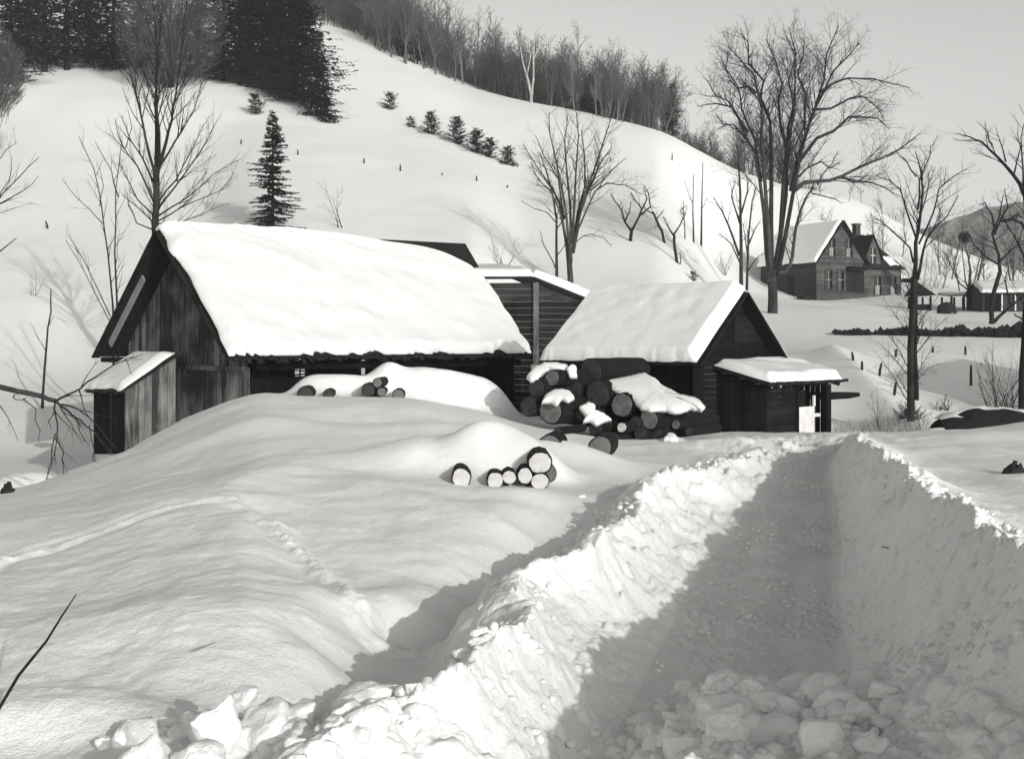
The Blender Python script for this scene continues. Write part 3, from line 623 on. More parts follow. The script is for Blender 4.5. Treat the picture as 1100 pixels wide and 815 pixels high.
# bed of hidden logs carrying the right part of the pile
for k, (px, py, d) in enumerate(((720,440,14),(735,446,14),(745,452,12),(690,436,14),(705,444,14))):
    log(px, py, d, 27.2+.1*k, 'logdark', 'black log buried under the snow sheet at the right of the big pile', 'logs under the snow sheet', .9, AXP)
def drape(name, pts, Y0, depth, th, label, seed, cat='snow'):
    """irregular pillow of snow lying on things; outline in image columns/rows at distance Y0, given real depth and thickness"""
    import mathutils
    n = len(pts); cx_ = sum(p[0] for p in pts)/n; cy_ = sum(p[1] for p in pts)/n; ymin = min(p[1] for p in pts); ymax = max(p[1] for p in pts)
    dense = []
    for i in range(n):
        a, b = pts[i], pts[(i+1) % n]; m = max(2, int(math.dist(a, b)/2.2))
        for k in range(m):
            t = k/m; dense.append((a[0]+(b[0]-a[0])*t+rnd.uniform(-.5,.5), a[1]+(b[1]-a[1])*t+rnd.uniform(-.5,.5)))
    rings = 7; mb = MB(); nd = len(dense); r2 = random.Random(seed)
    def pt(px, py, e):
        t = (ymax-py)/(ymax-ymin+1e-6); Y = Y0+depth*t
        p = at(px, py, Y); return p+Vector((0,-.35,.94))*(th*e)+Vector((0,.0,0))
    for j in range(rings):
        k = 1-j/(rings); e = (1-k**3)**.5 if j else 0
        for (x, y) in dense:
            xx = cx_+(x-cx_)*k; yy = cy_+(y-cy_)*k
            mb.v.append(tuple(pt(xx, yy, e*(1+.15*(sn(xx*.15, yy*.2, seed))))))
    mb.v.append(tuple(pt(cx_, cy_, 1)))
    for j in range(rings-1):
        for i in range(nd): a = j*nd+i; b = j*nd+(i+1) % nd; mb.f.append((a, b, b+nd, a+nd))
    for i in range(nd): mb.f.append(((rings-1)*nd+i, (rings-1)*nd+(i+1) % nd, rings*nd))
    b0 = len(mb.v)
    for (x, y) in dense: mb.v.append(tuple(pt(x, y, 0)+Vector((0,.10,-.06))))
    for i in range(nd): mb.f.append((b0+i, b0+(i+1) % nd, (i+1) % nd, i))
    mb.f.append(tuple(b0+i for i in range(nd))[::-1])
    c = at(cx_, cy_, Y0); o = mb.build(name, M['roofsnow'], loc=tuple(c), smooth=True); tag(o, label, cat); return o
drape('snow_sheet', [(647,409),(662,406),(682,402),(692,400),(703,406),(712,415),(727,422),(738,428),(752,430),(758,437),(754,440),(742,438),(735,441),(724,443),(716,440),(700,441),(690,438),(680,430),(668,423),(657,418)], 26.0, 1.6, .10, 'large tapering sheet of snow lying over the right half of the log pile', 3)
drape('snow_patch', [(582,432),(586,424),(594,419),(604,418),(613,420),(617,427),(611,431),(604,428),(598,434),(592,431)], 26.2, .5, .06, 'small cap of snow on the thick grey log of the pile', 4)
drape('snow_patch', [(622,437),(632,431),(639,434),(640,441),(650,444),(657,450),(650,452),(641,456),(634,451),(626,453),(630,446)], 26.1, .4, .05, 'star-shaped patch of snow in the bottom middle of the log pile', 5)
drape('snow_patch', [(566,404),(572,396),(584,390),(600,390),(610,392),(608,398),(598,398),(590,397),(583,402),(578,407),(570,409)], 26.9, .5, .08, 'rounded cap of snow on the upper left corner of the log pile', 6)
drape('snow_patch', [(608,397),(614,391),(619,393),(620,405),(612,405)], 27.0, .15, .05, 'little upright wedge of snow between two logs at the top of the pile', 8)
drape('snow_patch', [(712,472),(718,465),(724,466),(729,472),(722,474)], 25.6, .3, .05, 'tiny heap of snow at the foot of the log pile toward the mill', 9)
AXF = None
for px, py, d, Y, mt, lb, ax in (
 (495.5,513,22,17.2,'logend','pale-ended log alone at the left end of the small buried stack',AXF),
 (532,516,19,17.2,'logend','pale log end almost sunk in snow in the middle of the small buried stack',AXF),
 (547,512.5,16,17.2,'logend','narrow pale log end left of the two joined ones in the small stack',AXF),
 (564,511,18,17.2,'logend','pale log end directly lower left of the large round one',AXF),
 (580,497,26,17.3,'logend','largest round white log end with dark bark ring atop the small stack',AXF),
 (589,508,20,17.6,'logmid','shaded log end tucked behind and right of the largest white one',(-.1,.98,-.1)),
 (580,517,20,17.2,'logend','half-buried pale log end at the foot of the small stack under the largest one',AXF),
 (591,478,24,20.2,'logmid','half-buried greyish log poking from the drift above the small stack',(.15,.98,-.12)),
 (599,463,9,20.8,'logdark','thin dark stick end poking from the drift left of the pile',(.5,.86,.3)),
 (644.5,481,27,20.6,'logmid','single rough log end half sunk in snow right below the big pile',(.2,.97,-.12)),
 (328,423,17,27.4,'logdark','dark log end under the snow ledge by the barn, farthest left of its row',None),
 (353,423,11,27.4,'logdark','small dark log end midway along the snow ledge by the barn',None),
 (396,419,15,27.6,'logdark','black log end in the hollow of the snow ledge beneath a tilted one',None),
 (405.5,411,11,27.6,'logmid','tilted grey log end standing highest in the snow ledge by the barn',(.05,.95,.3)),
 (410,421,10,27.5,'logmid','small grey log end directly below the tilted one by the barn',None),
 (428,424,13,27.3,'logmid','round grey log end at the right end of the snow ledge row',None)):
    log(px, py, d, Y, mt, lb, None, .9, ax)

# ---------------------------------------------------------------- trees
class Tree:
    def __init__(s, seed, thr=.05): s.r = random.Random(seed); s.tr = MB(); s.cr = MB(); s.thr = thr; s.count = 0
    def vec(s): return Vector((s.r.gauss(0,1), s.r.gauss(0,1), s.r.gauss(0,1))).normalized()
    def limb(s, pts, rads, lvl, P):
        mb = s.tr if rads[0] > s.thr else s.cr
        n = 8 if rads[0] > .12 else (6 if rads[0] > .05 else 3)
        mb.tube(pts, rads, n, cap=(n > 3)); s.count += 1
        if lvl >= P['max']: return
        L = sum((b-a).length for a, b in zip(pts, pts[1:])); t0 = P['t0'][min(lvl, len(P['t0'])-1)]
        cnt = P['dens'][lvl]*L*(1-t0); cnt = int(cnt)+(1 if s.r.random() < cnt % 1 else 0)
        for k in range(cnt):
            t = t0+(1-t0)*(k+s.r.random())/max(cnt, 1); t = min(t, .99); f = t*(len(pts)-1); i = int(f); f -= i
            p = pts[i].lerp(pts[i+1], f); tan = (pts[i+1]-pts[i]).normalized(); rr = rads[i]+(rads[i+1]-rads[i])*f
            v = s.vec(); v = (v-tan*v.dot(tan))
            if v.length < .05: continue
            v.normalize(); v.z += P.get('lift', .15); a = R(s.r.uniform(*P['ang'][min(lvl, len(P['ang'])-1)])); d = (tan*math.cos(a)+v*math.sin(a)).normalized()
            Lc = min(P['lmax'][lvl], L*P['lr'][lvl])*(1.15-.75*t)*s.r.uniform(.55, 1.25)
            rc = max(min(rr*.62, P['rmax'][lvl]*(1.1-.5*t)), P['rmin'])
            s.grow(p, d, Lc, rc, lvl+1, P)
    def grow(s, p, d, L, r, lvl, P):
        if L < .08: return
        n = 4 if lvl < P['max']-1 else (3 if lvl < P['max'] else 2); pts = [p.copy()]; rad = [r]; q = p.copy(); d = d.copy(); w = P['wig']; up = P['up'][min(lvl, len(P['up'])-1)]
        for i in range(n):
            d = (d+s.vec()*w+Vector((0,0,up))).normalized(); q = q+d*(L/n); pts.append(q.copy()); rad.append(max(r*(1-.82*(i+1)/n), P['rmin']*.55))
        s.limb(pts, rad, lvl, P)
    def finish(s, base, label, group=None, name='bare_tree', bark='bark', twig='twig', cat='tree'):
        root = empty(name, tuple(base), label, cat, group)
        if s.tr.v: s.tr.build('trunk', M[bark], root, smooth=True)
        if s.cr.v: s.cr.build('crown', M[twig], root)
        return root
def traced(T, Y, stems, P, scale=None, spread=1.0):
    """stems: (radius px at start, radius px at end, [(px,py)...], depth lean)"""
    k = Y/F
    for (r0, r1, pts, lean) in stems:
        n = len(pts); sm = []
        for i in range(n-1):            # light subdivision with wobble
            for t in ((0, .5) if n < 9 else (0,)): sm.append((pts[i][0]*(1-t)+pts[i+1][0]*t, pts[i][1]*(1-t)+pts[i+1][1]*t))
        sm.append(pts[-1]); m = len(sm); W = []
        for i, (x, y) in enumerate(sm):
            dy = lean*spread*(i/(m-1))**1.2+math.sin(i*1.7+x)*.06*spread
            W.append(at(x, y, Y)+Vector((0, dy, 0))+Vector((T.r.uniform(-.3,.3)*k, 0, T.r.uniform(-.3,.3)*k)))
        rad = [(r0+(r1-r0)*(i/(m-1))**.8)*k for i in range(m)]
        T.limb(W, rad, 0, P)
def TP(**kw):
    d = dict(max=3, dens=[1.4,2.2,3.2], lr=[.42,.6,.65,.7], lmax=[3.2,1.6,.8], rmax=[.05,.022,.012], rmin=.008, t0=[.25,.15,.1], ang=[(25,50),(25,55),(25,60)], wig=.13, up=[.05,.05,.04,.02], lift=.15)
    d.update(kw); return d
# big elm in front of the farmhouse
b = hit(830,336,70,110); YE = b.y
T = Tree(11, .06)
traced(T, YE, [
 (5.6,4.4,[(830,340),(830,318),(830,300),(831,290)],0),
 (2.7,.5,[(827,302),(824,270),(822,230),(818,195),(813,162),(804,145),(795,120),(787,105),(773,98),(764,81)],1.5),
 (2.7,.5,[(828,300),(825,250),(821,200),(816,151),(816,120),(810,98),(805,85),(794,72),(776,57)],-1.5),
 (2.9,.5,[(829,298),(829,240),(829,190),(829,151),(828,129),(818,103),(822,85),(806,65),(806,43),(799,33)],.8),
 (2.9,.5,[(831,298),(838,250),(841,200),(844,162),(837,134),(834,109),(837,94),(830,70),(819,47)],-1.0),
 (2.9,.5,[(833,300),(838,260),(846,210),(847,170),(850,134),(857,109),(859,83),(860,54),(851,32)],1.6),
 (2.8,.5,[(834,298),(843,255),(851,205),(858,165),(864,142),(872,116),(879,92),(881,65),(892,36)],-1.8),
 (2.6,.5,[(850,205),(858,170),(866,148),(875,125),(890,94),(903,70),(923,50),(934,36)],2.2),
 (2.2,.4,[(855,178),(877,149),(894,142),(910,127),(926,128),(939,130),(950,142)],-1),
 (1.6,.4,[(872,118),(894,116),(917,103),(934,100),(952,112),(961,122)],2),
 (1.4,.4,[(880,100),(895,90),(908,87),(930,89),(950,96),(966,102)],-2),
 (1.6,.4,[(803,143),(787,114),(773,108),(753,109)],1.5),
 (1.4,.4,[(813,165),(800,150),(786,136),(773,137),(765,128)],-1.5),
 (1.5,.4,[(812,100),(803,93),(790,97),(780,85),(772,68)],-1.0),
 (1.5,.4,[(846,165),(851,120),(843,90),(848,66),(838,42)],-2.4),
 (1.5,.4,[(864,140),(868,100),(862,75),(872,50),(876,30)],2.8),
 (1.5,.4,[(818,195),(812,150),(800,115),(798,90),(786,66),(790,45)],2.4),
 (2.6,1.0,[(835,292),(843,292),(850,285),(854,265),(857,243),(864,223),(872,207),(878,199)],1.0),
 (1.0,.4,[(878,199),(884,188),(896,175),(905,160)],1.0),
 (2.6,.6,[(853,205),(864,196),(890,195),(903,190),(921,181),(943,172),(961,163),(974,152)],-1.5),
 (1.3,.4,[(903,190),(915,196),(930,197),(945,204),(958,215)],-1.5),
 (1.3,.4,[(858,190),(868,180),(885,172),(897,178),(910,170)],1.5),
 (.9,.35,[(872,208),(884,210),(898,213),(907,217)],.5)], TP(max=4, dens=[2.3,2.7,3.0,3.2], lmax=[3.8,2.2,1.3,.75], rmax=[.045,.022,.013,.010], rmin=.0075, wig=.16), spread=1.2)
T.finish(b, 'tallest spreading vase-shaped elm standing in front of the farmhouse', bark='elmbark')
# second elm behind the sheds
b = hit(612,303,66,100); T = Tree(12, .05); Y2 = b.y
traced(T, Y2, [
 (3.6,2.6,[(613,309),(612,285),(613,262)],0),
 (2.0,.4,[(611,285),(607,251),(602,219),(594,200),(578,178),(562,151)],1.5),
 (1.8,.4,[(612,272),(608,232),(603,200),(597,175),(590,146),(589,124)],-1.2),
 (1.8,.4,[(613,270),(613,221),(609,181),(607,148),(611,121)],1.0),
 (1.8,.4,[(614,270),(617,221),(618,186),(621,148),(618,124)],-1.0),
 (1.8,.4,[(615,268),(621,227),(629,200),(629,165),(626,135)],1.5),
 (1.8,.4,[(616,262),(626,216),(637,186),(648,151),(656,127)],-1.5),
 (1.4,.4,[(622,232),(634,200),(648,170),(659,154)],1.8),
 (1.1,.35,[(634,205),(648,194),(660,180),(672,170)],0),
 (1.4,.35,[(616,272),(621,246),(640,205),(653,196),(672,198),(691,208)],.6),
 (.8,.3,[(617,262),(626,254),(634,252),(648,256),(656,266)],-.6),
 (1.2,.35,[(607,250),(600,225),(590,205),(578,196),(570,180)],-1.8),
 (1.2,.35,[(606,235),(600,190),(585,165),(576,140)],2.0),
 (1.0,.35,[(626,216),(640,190),(646,165),(640,140)],2.0)], TP(max=4, dens=[1.9,2.3,2.6,2.8], lmax=[2.6,1.5,.9,.5], rmax=[.035,.018,.011,.009], rmin=.0065, wig=.14), spread=1.0)
T.finish(b, 'vase-shaped bare tree with many stems rising behind the sheds in the middle', bark='elmbark')
b = hit(598,303,66,100); T = Tree(13, .04)
traced(T, b.y+.5, [(1.9,.4,[(598,306),(598,273),(598,235),(594,208),(588,185),(580,162)],.8), (.9,.3,[(597,288),(594,281),(584,262),(580,247)],.4), (.8,.3,[(598,275),(606,265),(611,250)],-.4),(.8,.3,[(598,240),(588,228),(575,224),(560,215)],.4)], TP(dens=[1.0,1.6,2.0], rmin=.007))
T.finish(b, 'slim straight bare tree just left of the many-stemmed one behind the sheds')
# maple behind the barn
T = Tree(14, .045); Y3 = 53; b = Vector((gx(168,Y3), Y3, gz(gx(168,Y3), Y3)))
traced(T, Y3, [
 (4.2,3.4,[(168,400),(168,320),(167,243),(168,208),(168,180)],0),
 (2.4,.4,[(168,185),(167,144),(165,112),(165,93),(163,40),(158,-15)],.8),
 (2.4,.4,[(170,182),(172,144),(170,109),(176,40),(182,-20)],-.8),
 (2.4,.4,[(170,182),(178,153),(183,128),(186,102),(193,50),(198,-10)],.5),
 (1.8,.4,[(166,186),(156,147),(151,118),(146,96),(134,50),(126,10)],-.5),
 (1.4,.3,[(165,197),(152,169),(136,147),(124,121)],.8),
 (1.5,.3,[(172,178),(190,152),(197,144),(213,118),(228,70)],-.8),
 (1.3,.3,[(170,217),(187,192),(200,163),(213,128)],1),
 (1.3,.3,[(170,224),(187,204),(210,176),(226,155),(239,134)],-1),
 (1.2,.3,[(170,232),(184,222),(200,211),(226,185),(251,169)],.8),
 (1.1,.3,[(169,238),(185,230),(203,220),(239,207),(255,188)],-.6),
 (1.0,.3,[(169,241),(190,240),(213,230),(242,217)],.5),
 (1.3,.3,[(165,217),(149,179),(138,162),(124,147)],-1),
 (1.1,.3,[(166,232),(146,214),(130,185),(120,172)],1),
 (1.0,.3,[(166,240),(149,223),(136,211)],-.6),
 (1.0,.3,[(164,247),(146,239),(136,220),(133,205)],.5)], TP(max=4, dens=[3.4,2.8,3.0,3.2], lmax=[2.4,1.3,.8,.45], rmax=[.028,.013,.008,.006], rmin=.0048, wig=.08, up=[.08,.10,.08,.05], ang=[(18,38),(18,40),(20,45)]), spread=1.0)
T.finish(b, 'tall bare maple with upswept branches right behind the barn ridge', bark='bark')
# dense twiggy crowned tree farther back, seen over the maple
def dense_tree(px, Y, cy, rx, ry, n, label, seed, stems, twig='woodtwig', r=.019, name='bare_tree', by=None):
    T = Tree(seed, .05); b = hit(px, by, 60, 170) if by else Vector((gx(px,Y), Y, gz(gx(px,Y), Y))); Y = b.y; c = at(px, cy, Y); k = Y/F; rx *= k; ry *= k
    for i in range(stems):
        a = i*6.283/stems; e = c+Vector((math.cos(a)*rx*.5, math.sin(a)*rx*.5, ry*.7)); base = b+Vector((math.cos(a)*.15, math.sin(a)*.15, -.2))
        mid = base.lerp(e, .45); mid.x = b.x+(mid.x-b.x)*.4; mid.y = b.y+(mid.y-b.y)*.4
        T.tr.tube([base, mid, e], [.14,.10,.03], 6)
    for i in range(n):
        v = T.vec(); q = T.r.random()**.45; p = c+Vector((v.x*rx*q, v.y*rx*q, v.z*ry*q)); d = (Vector((v.x*.8, v.y*.8, .9+abs(v.z)*.3))+T.vec()*.35).normalized()
        L = T.r.uniform(.7, 1.5); T.cr.tube([p-d*L*.5, p+T.vec()*.05, p+d*L*.5+T.vec()*.1], [r, r*.9, r*.5], 3, False)
        for s in range(3):
            p2 = p+d*L*T.r.uniform(-.2,.3); d2 = (d+T.vec()*.6).normalized(); T.cr.tube([p2, p2+d2*L*.5], [r*.7, r*.35], 3, False)
    T.finish(b, label, twig=twig, name=name)
dense_tree(184, 118, 30, 60, 68, 3000, 'bushy fine-twigged bare tree in front of the pines at the top left', 15, 9, by=96)
dense_tree(-14, 98, 82, 38, 50, 1500, 'rounded dense twiggy bush-like tree cut by the left edge of the picture', 16, 4)
# slender trees left of the barn
b = Vector((gx(120,46), 46, gz(gx(120,46), 46))); T = Tree(17, .035)
traced(T, 46, [(1.5,.35,[(122,420),(121,330),(114,271),(106,217),(97,179),(79,144)],.5),(.7,.3,[(119,340),(92,281),(76,252)],-.4),(.6,.3,[(118,345),(90,292),(68,258)],.3),(.6,.3,[(110,240),(96,225),(78,210),(62,190)],.4),(.6,.3,[(107,222),(112,200),(110,180)],-.3)], TP(dens=[1.6,1.6,1.8], lmax=[1.6,.9,.5], rmax=[.02,.011,.008], rmin=.005))
T.finish(b, 'slender leaning bare tree left of the barn gable, the left one of a close pair')
b = Vector((gx(127,47), 47, gz(gx(127,47), 47))); T = Tree(18, .035)
traced(T, 47, [(1.6,.35,[(127,420),(127,326),(125,271),(127,208),(135,153)],-.4),(.9,.3,[(127,212),(117,182),(98,150)],.5),(.6,.3,[(133,160),(124,140),(120,125)],.3),(.6,.3,[(134,160),(142,138),(140,120)],-.3)], TP(dens=[1.6,1.6,1.8], lmax=[1.6,.9,.5], rmax=[.02,.011,.008], rmin=.005))
T.finish(b, 'slender upright bare tree left of the barn gable, the right one of a close pair')
# right-hand trees
b = hit(980,452,36,50); T = Tree(19, .045)
traced(T, b.y, [
 (4.6,3.2,[(979,460),(979,440),(978,400),(980,340),(982,297)],0),
 (2.8,1.8,[(984,430),(984,380),(985,340),(986,300)],.3),
 (2.6,.4,[(983,300),(983,261),(986,239),(988,208),(984,186),(978,165)],-.6),
 (1.8,.4,[(985,300),(992,275),(997,257),(1012,240),(1024,230),(1037,208)],.8),
 (1.5,.4,[(988,262),(1001,230),(1006,204),(1018,192),(1032,184)],-.8),
 (1.6,.4,[(982,282),(979,266),(957,244),(949,237),(938,228)],.5),
 (1.5,.4,[(984,255),(973,226),(964,204),(950,196),(936,191)],-.7),
 (1.5,.4,[(987,225),(990,193),(1004,164),(1008,152)],.8),
 (1.2,.4,[(986,240),(997,215),(1003,195),(1015,175)],1.0),
 (1.2,.35,[(984,190),(975,172),(965,158)],.5)], TP(max=4, dens=[4.2,4.6,5.0,5.0], lmax=[2.2,1.2,.7,.4], rmax=[.026,.012,.007,.005], rmin=.0042, wig=.18), spread=.9)
T.finish(b, 'tall double-stemmed bare tree standing in the hollow right of the sawmill')
T = Tree(20, .05); b = Vector((gx(1098,38), 38, gz(gx(1098,38), 38)))
traced(T, 38, [
 (4.4,3.2,[(1098,470),(1099,400),(1102,340),(1109,280),(1106,236),(1101,206)],0),
 (2.4,.4,[(1101,208),(1090,188),(1074,168),(1059,151),(1046,145),(1034,140)],.5),
 (1.6,.4,[(1101,210),(1098,180),(1092,150),(1096,125)],-.5),
 (1.2,.3,[(1080,174),(1078,150),(1077,133)],.5),
 (1.2,.3,[(1090,186),(1093,160),(1086,135)],-.5),
 (1.1,.3,[(1066,157),(1058,143),(1044,133)],-.5),
 (2.0,.5,[(1106,250),(1095,240),(1085,236),(1076,240),(1068,232)],-.5),
 (1.5,.4,[(1108,290),(1096,262),(1090,245),(1080,222)],.6),(1.6,.5,[(1103,345),(1092,340),(1085,338)],-.3)], TP(max=4, dens=[4.0,4.4,5.0,5.0], lmax=[1.8,1.0,.6,.35], rmax=[.022,.011,.007,.005], rmin=.004, wig=.18))
T.finish(b, 'bare tree at the right edge with a limb arching into the sky', bark='darkbark')
b = hit(1065,349,68,100); T = Tree(21, .05)
traced(T, b.y, [
 (2.8,2.2,[(1065,353),(1065,332),(1068,313),(1074,292)],0),(2.0,.8,[(1067,346),(1076,336),(1085,328),(1096,318),(1106,306)],-.8),
 (2.0,.5,[(1074,292),(1074,274),(1068,250),(1076,235),(1083,208)],.8),(1.4,.4,[(1070,252),(1063,230),(1054,219),(1046,222)],-1),
 (1.4,.4,[(1075,280),(1088,268),(1098,262),(1110,262)],1),(1.3,.4,[(1076,238),(1090,232),(1100,238)],-1),(1.2,.4,[(1074,285),(1060,275),(1050,262),(1046,248)],1),(1.2,.4,[(1068,252),(1080,222),(1072,205)],-1),(1.1,.4,[(1085,328),(1082,300),(1090,285)],1)],
 TP(max=4, dens=[2.4,2.6,2.8,3.0], lmax=[2.6,1.5,.9,.6], rmax=[.05,.022,.013,.010], wig=.25, up=[0,0,0,0], ang=[(30,70),(30,70),(30,70)], rmin=.009))
T.finish(b, 'gnarled apple-like tree with a forked low trunk near the far shed', bark='darkbark')
b = hit(1042,331,80,125); T = Tree(22, .05)
traced(T, b.y, [(2.2,1.2,[(1042,334),(1041,313),(1042,290)],0)]+[(1.0,.3,[(1041,312),(1041+k*5,300-abs(k)*-2),(1041+k*9,282),(1041+k*12,262+abs(k)*3)],s) for k, s in ((-2,1),(-1,-1),(0.3,.8),(1,-.5),(1.8,1))]+[(1.2,.6,[(1042,290),(1040,275),(1037,262)],0)], TP(dens=[1.6,2.2,2.6], lmax=[1.8,1,.5], rmin=.010))
ball = at(1036,255,b.y)
for i in range(420):
    v = T.vec(); p = ball+v*.50*T.r.random()**.4; T.cr.tube([p, p+T.vec()*.22], [.022,.01], 3, False)
T.finish(b, 'small bare tree with a dark ball-shaped clump of twigs on its top')
# apple trees on the slope
def small(px, py, stems, label, seed, P=None, y0=60, y1=170, **kw):
    b = hit(px, py, y0, y1); T = Tree(seed, .04); traced(T, b.y, stems, P or TP(dens=[2.4,2.6,2.8], lmax=[1.5,.8,.45], wig=.28, up=[.02,.02,.02,.0], ang=[(30,65),(30,65),(30,65)], rmax=[.035,.018,.012], rmin=.009)); return T.finish(b, label, **kw)
small(677,261,[(2.0,1.8,[(677,264),(678,252),(679,246)],0),(1.3,.4,[(678,248),(671,238),(668,225),(660,214),(656,207)],.5),(1.4,.5,[(679,247),(686,234),(689,225),(682,216),(677,208)],-.5),(1.1,.4,[(687,232),(699,222),(697,207),(692,198)],.5),(1.0,.4,[(671,238),(676,228),(677,218)],-.5),(1,.4,[(689,226),(695,214),(690,203)],-.8)],
 'gnarled apple tree on the slope, highest and bushiest of three', 31, bark='darkbark')
small(729,285,[(1.8,1.4,[(728,288),(726,273),(724,258),(724,252)],0),(1.0,.4,[(724,254),(718,243),(713,232)],.4),(1.0,.4,[(724,252),(730,242),(736,230),(731,224)],-.4),(.8,.3,[(730,285),(732,278),(731,271)],.3),(.8,.3,[(735,232),(730,226),(737,221)],0)],
 'crooked small apple tree on the slope, lowest of three', 32, bark='darkbark')
small(713,262,[(1.6,1.0,[(714,264),(711,249),(704,234),(701,227)],0),(.8,.3,[(704,236),(710,230),(714,224)],.3),(.8,.3,[(702,230),(694,226),(690,220)],-.3)],
 'stunted leaning apple tree between the two bigger ones on the slope', 33, bark='darkbark')
PS = TP(dens=[1.2,1.4,1.5], lmax=[.9,.5,.3], rmax=[.02,.012,.01], rmin=.008)
small(745,262,[(1.1,.3,[(745,264),(744,225),(745,187)],0),(.5,.2,[(744,218),(738,203),(735,192)],.2)], 'thin upright sapling on the slope, middle one of three', 34, PS)
small(753,267,[(1.3,.3,[(753,269),(754,216),(755,174)],0),(.5,.2,[(754,225),(760,212)],.2)], 'tallest thin upright sapling on the slope, right one of three', 35, PS)
small(736,258,[(.8,.3,[(736,260),(735,238),(734,216)],0),(.5,.2,[(735,232),(731,226),(737,221)],.2)], 'shortest thin sapling on the slope, left one of three', 36, PS)
PT = TP(dens=[1.4,1.8,2.2], lmax=[2.0,1.1,.6], rmax=[.04,.02,.012], rmin=.009, up=[.1,.08,.05,.02])
b = hit(797,309,66,110)
T = Tree(37, .05); traced(T, b.y, [(2.4,.4,[(796,316),(796,262),(795,207),(793,172),(792,155)],0),(1.4,.4,[(794,275),(782,240),(776,225),(768,212)],.6),(1.2,.3,[(796,230),(803,205),(801,188)],-.5),(1.1,.3,[(795,240),(785,212),(788,195)],-.7),(1,.3,[(796,285),(786,262),(774,250)],.6)], PT)
T.finish(b, 'straight mid-size bare tree just left of the tallest elm')
small(802,306,[(1.5,.4,[(802,312),(804,253),(808,216),(813,200)],0),(1.0,.3,[(804,262),(812,245),(818,236)],.5),(.9,.3,[(803,275),(800,255),(797,240)],-.5),(.9,.3,[(804,290),(812,278),(820,272)],-.4)], 'slim bare tree squeezed between the mid-size tree and the tallest elm', 38, PT, 66, 110)
def bushy(px, py, w, h, n, label, seed, y0=30, y1=170, twig='twig', name='shrub', r=.01, fan=.8, Y=None, cat='shrub'):
    b = hit(px, py, y0, y1) if Y is None else Vector((gx(px,Y), Y, gz(gx(px,Y),Y))); T = Tree(seed, .04); k = b.y/F
    for i in range(n):
        a = T.r.uniform(-fan, fan); d = Vector((math.sin(a), T.r.uniform(-.4,.4), math.cos(a))).normalized(); L = h*k*T.r.uniform(.5, 1)
        T.grow(b+Vector((T.r.uniform(-.5,.5)*w*k*.5, T.r.uniform(-.3,.3)*w*k*.5, -.1)), d, L, r*T.r.uniform(.8, 2), 1, TP(max=3, dens=[2,2.5*1.2/max(L, .6),3*.8/max(L*.4, .4)], lmax=[2,L*.45,L*.25], lr=[.4,.5,.5], rmax=[.03,r,r*.7], rmin=r*.5, wig=.12, up=[.1,.1,.05,0]))
    o = T.cr.build(name, M[twig], loc=tuple(b)); T.tr.v and None; return tag(o, label, cat)
bushy(774,282,30,34,16,'tangle of thin brush at the foot of the bare trees left of the elm',41,60,120, r=.013)
bushy(540,287,34,48,9,'sparse leafless shrub just behind the middle shed',42,60,100, r=.012)
bushy(368,244,24,66,3,'thin forked sapling behind the barn ridge right of the small spruce',43,60,110, r=.022, fan=.35, name='sapling', cat='sapling')
bushy(1078,446,60,86,30,'spreading leafless bush beside the tree at the right edge',44,34,50, r=.013, name='bush', cat='bush')
bushy(1012,440,34,24,16,'low scraggly bush in the shaded hollow right of the double tree',45,34,50, r=.012, name='bush', cat='bush')
bushy(978,449,24,24,48,'dark brush clump around the foot of the double-stemmed tree',46,34,50, r=.019, name='bush', cat='bush', fan=1.3)
bushy(38,318,20,38,4,'faint wisp of weed stems on the snow far left of the barn',47,50,100, r=.008, name='weed', cat='weed')
bushy(998,310,40,80,9,'cluster of tall thin bare stems behind the open porch shelter',48,90,135, r=.022, fan=.5)
bushy(945,270,40,60,8,'loose thicket of bare saplings above the farmhouse roof',49,125,168, r=.022, fan=.5)
bushy(886,238,26,20,10,'small round leafless bush on the snow above the farmhouse',50,125,168, r=.02, fan=1.0)
bushy(962,226,20,18,14,'dark twiggy clump on the crest right of the chimney',51,120,168, r=.03, fan=1.1)
bushy(1092,330,30,90,10,'thicket of bare stems behind the forked tree near the right edge',52,90,130, r=.02, fan=.5)
bushy(943,460,8,64,2,'two thin dry stems rising from the bank right of the sawmill',53,34,50, r=.013, fan=.12, name='sapling', cat='sapling')
bushy(1018,290,50,60,12,'grey scrub on the slope left of the ball-topped tree',54,110,160, r=.02, fan=.7)
bushy(205,246,40,40,3,'thin leafless sprout behind the left end of the barn ridge',55,Y=60, r=.008, fan=.6, name='sapling', cat='sapling')
# broken top sapling in the left hollow
b = hit(45,439,32,58); T = Tree(61, .02)
traced(T, b.y, [(1.8,.6,[(45,442),(47,410),(50,370),(54,335),(55,310)],0),(.5,.2,[(50,378),(38,360),(30,345)],.2),(.5,.2,[(52,350),(60,338)],-.2)], TP(dens=[.9,1.2,1.2], lmax=[.7,.4,.2], rmax=[.012,.008,.006], rmin=.005))
T.finish(b, 'thin dark sapling stem standing in the shaded hollow left of the barn', name='sapling', cat='sapling')
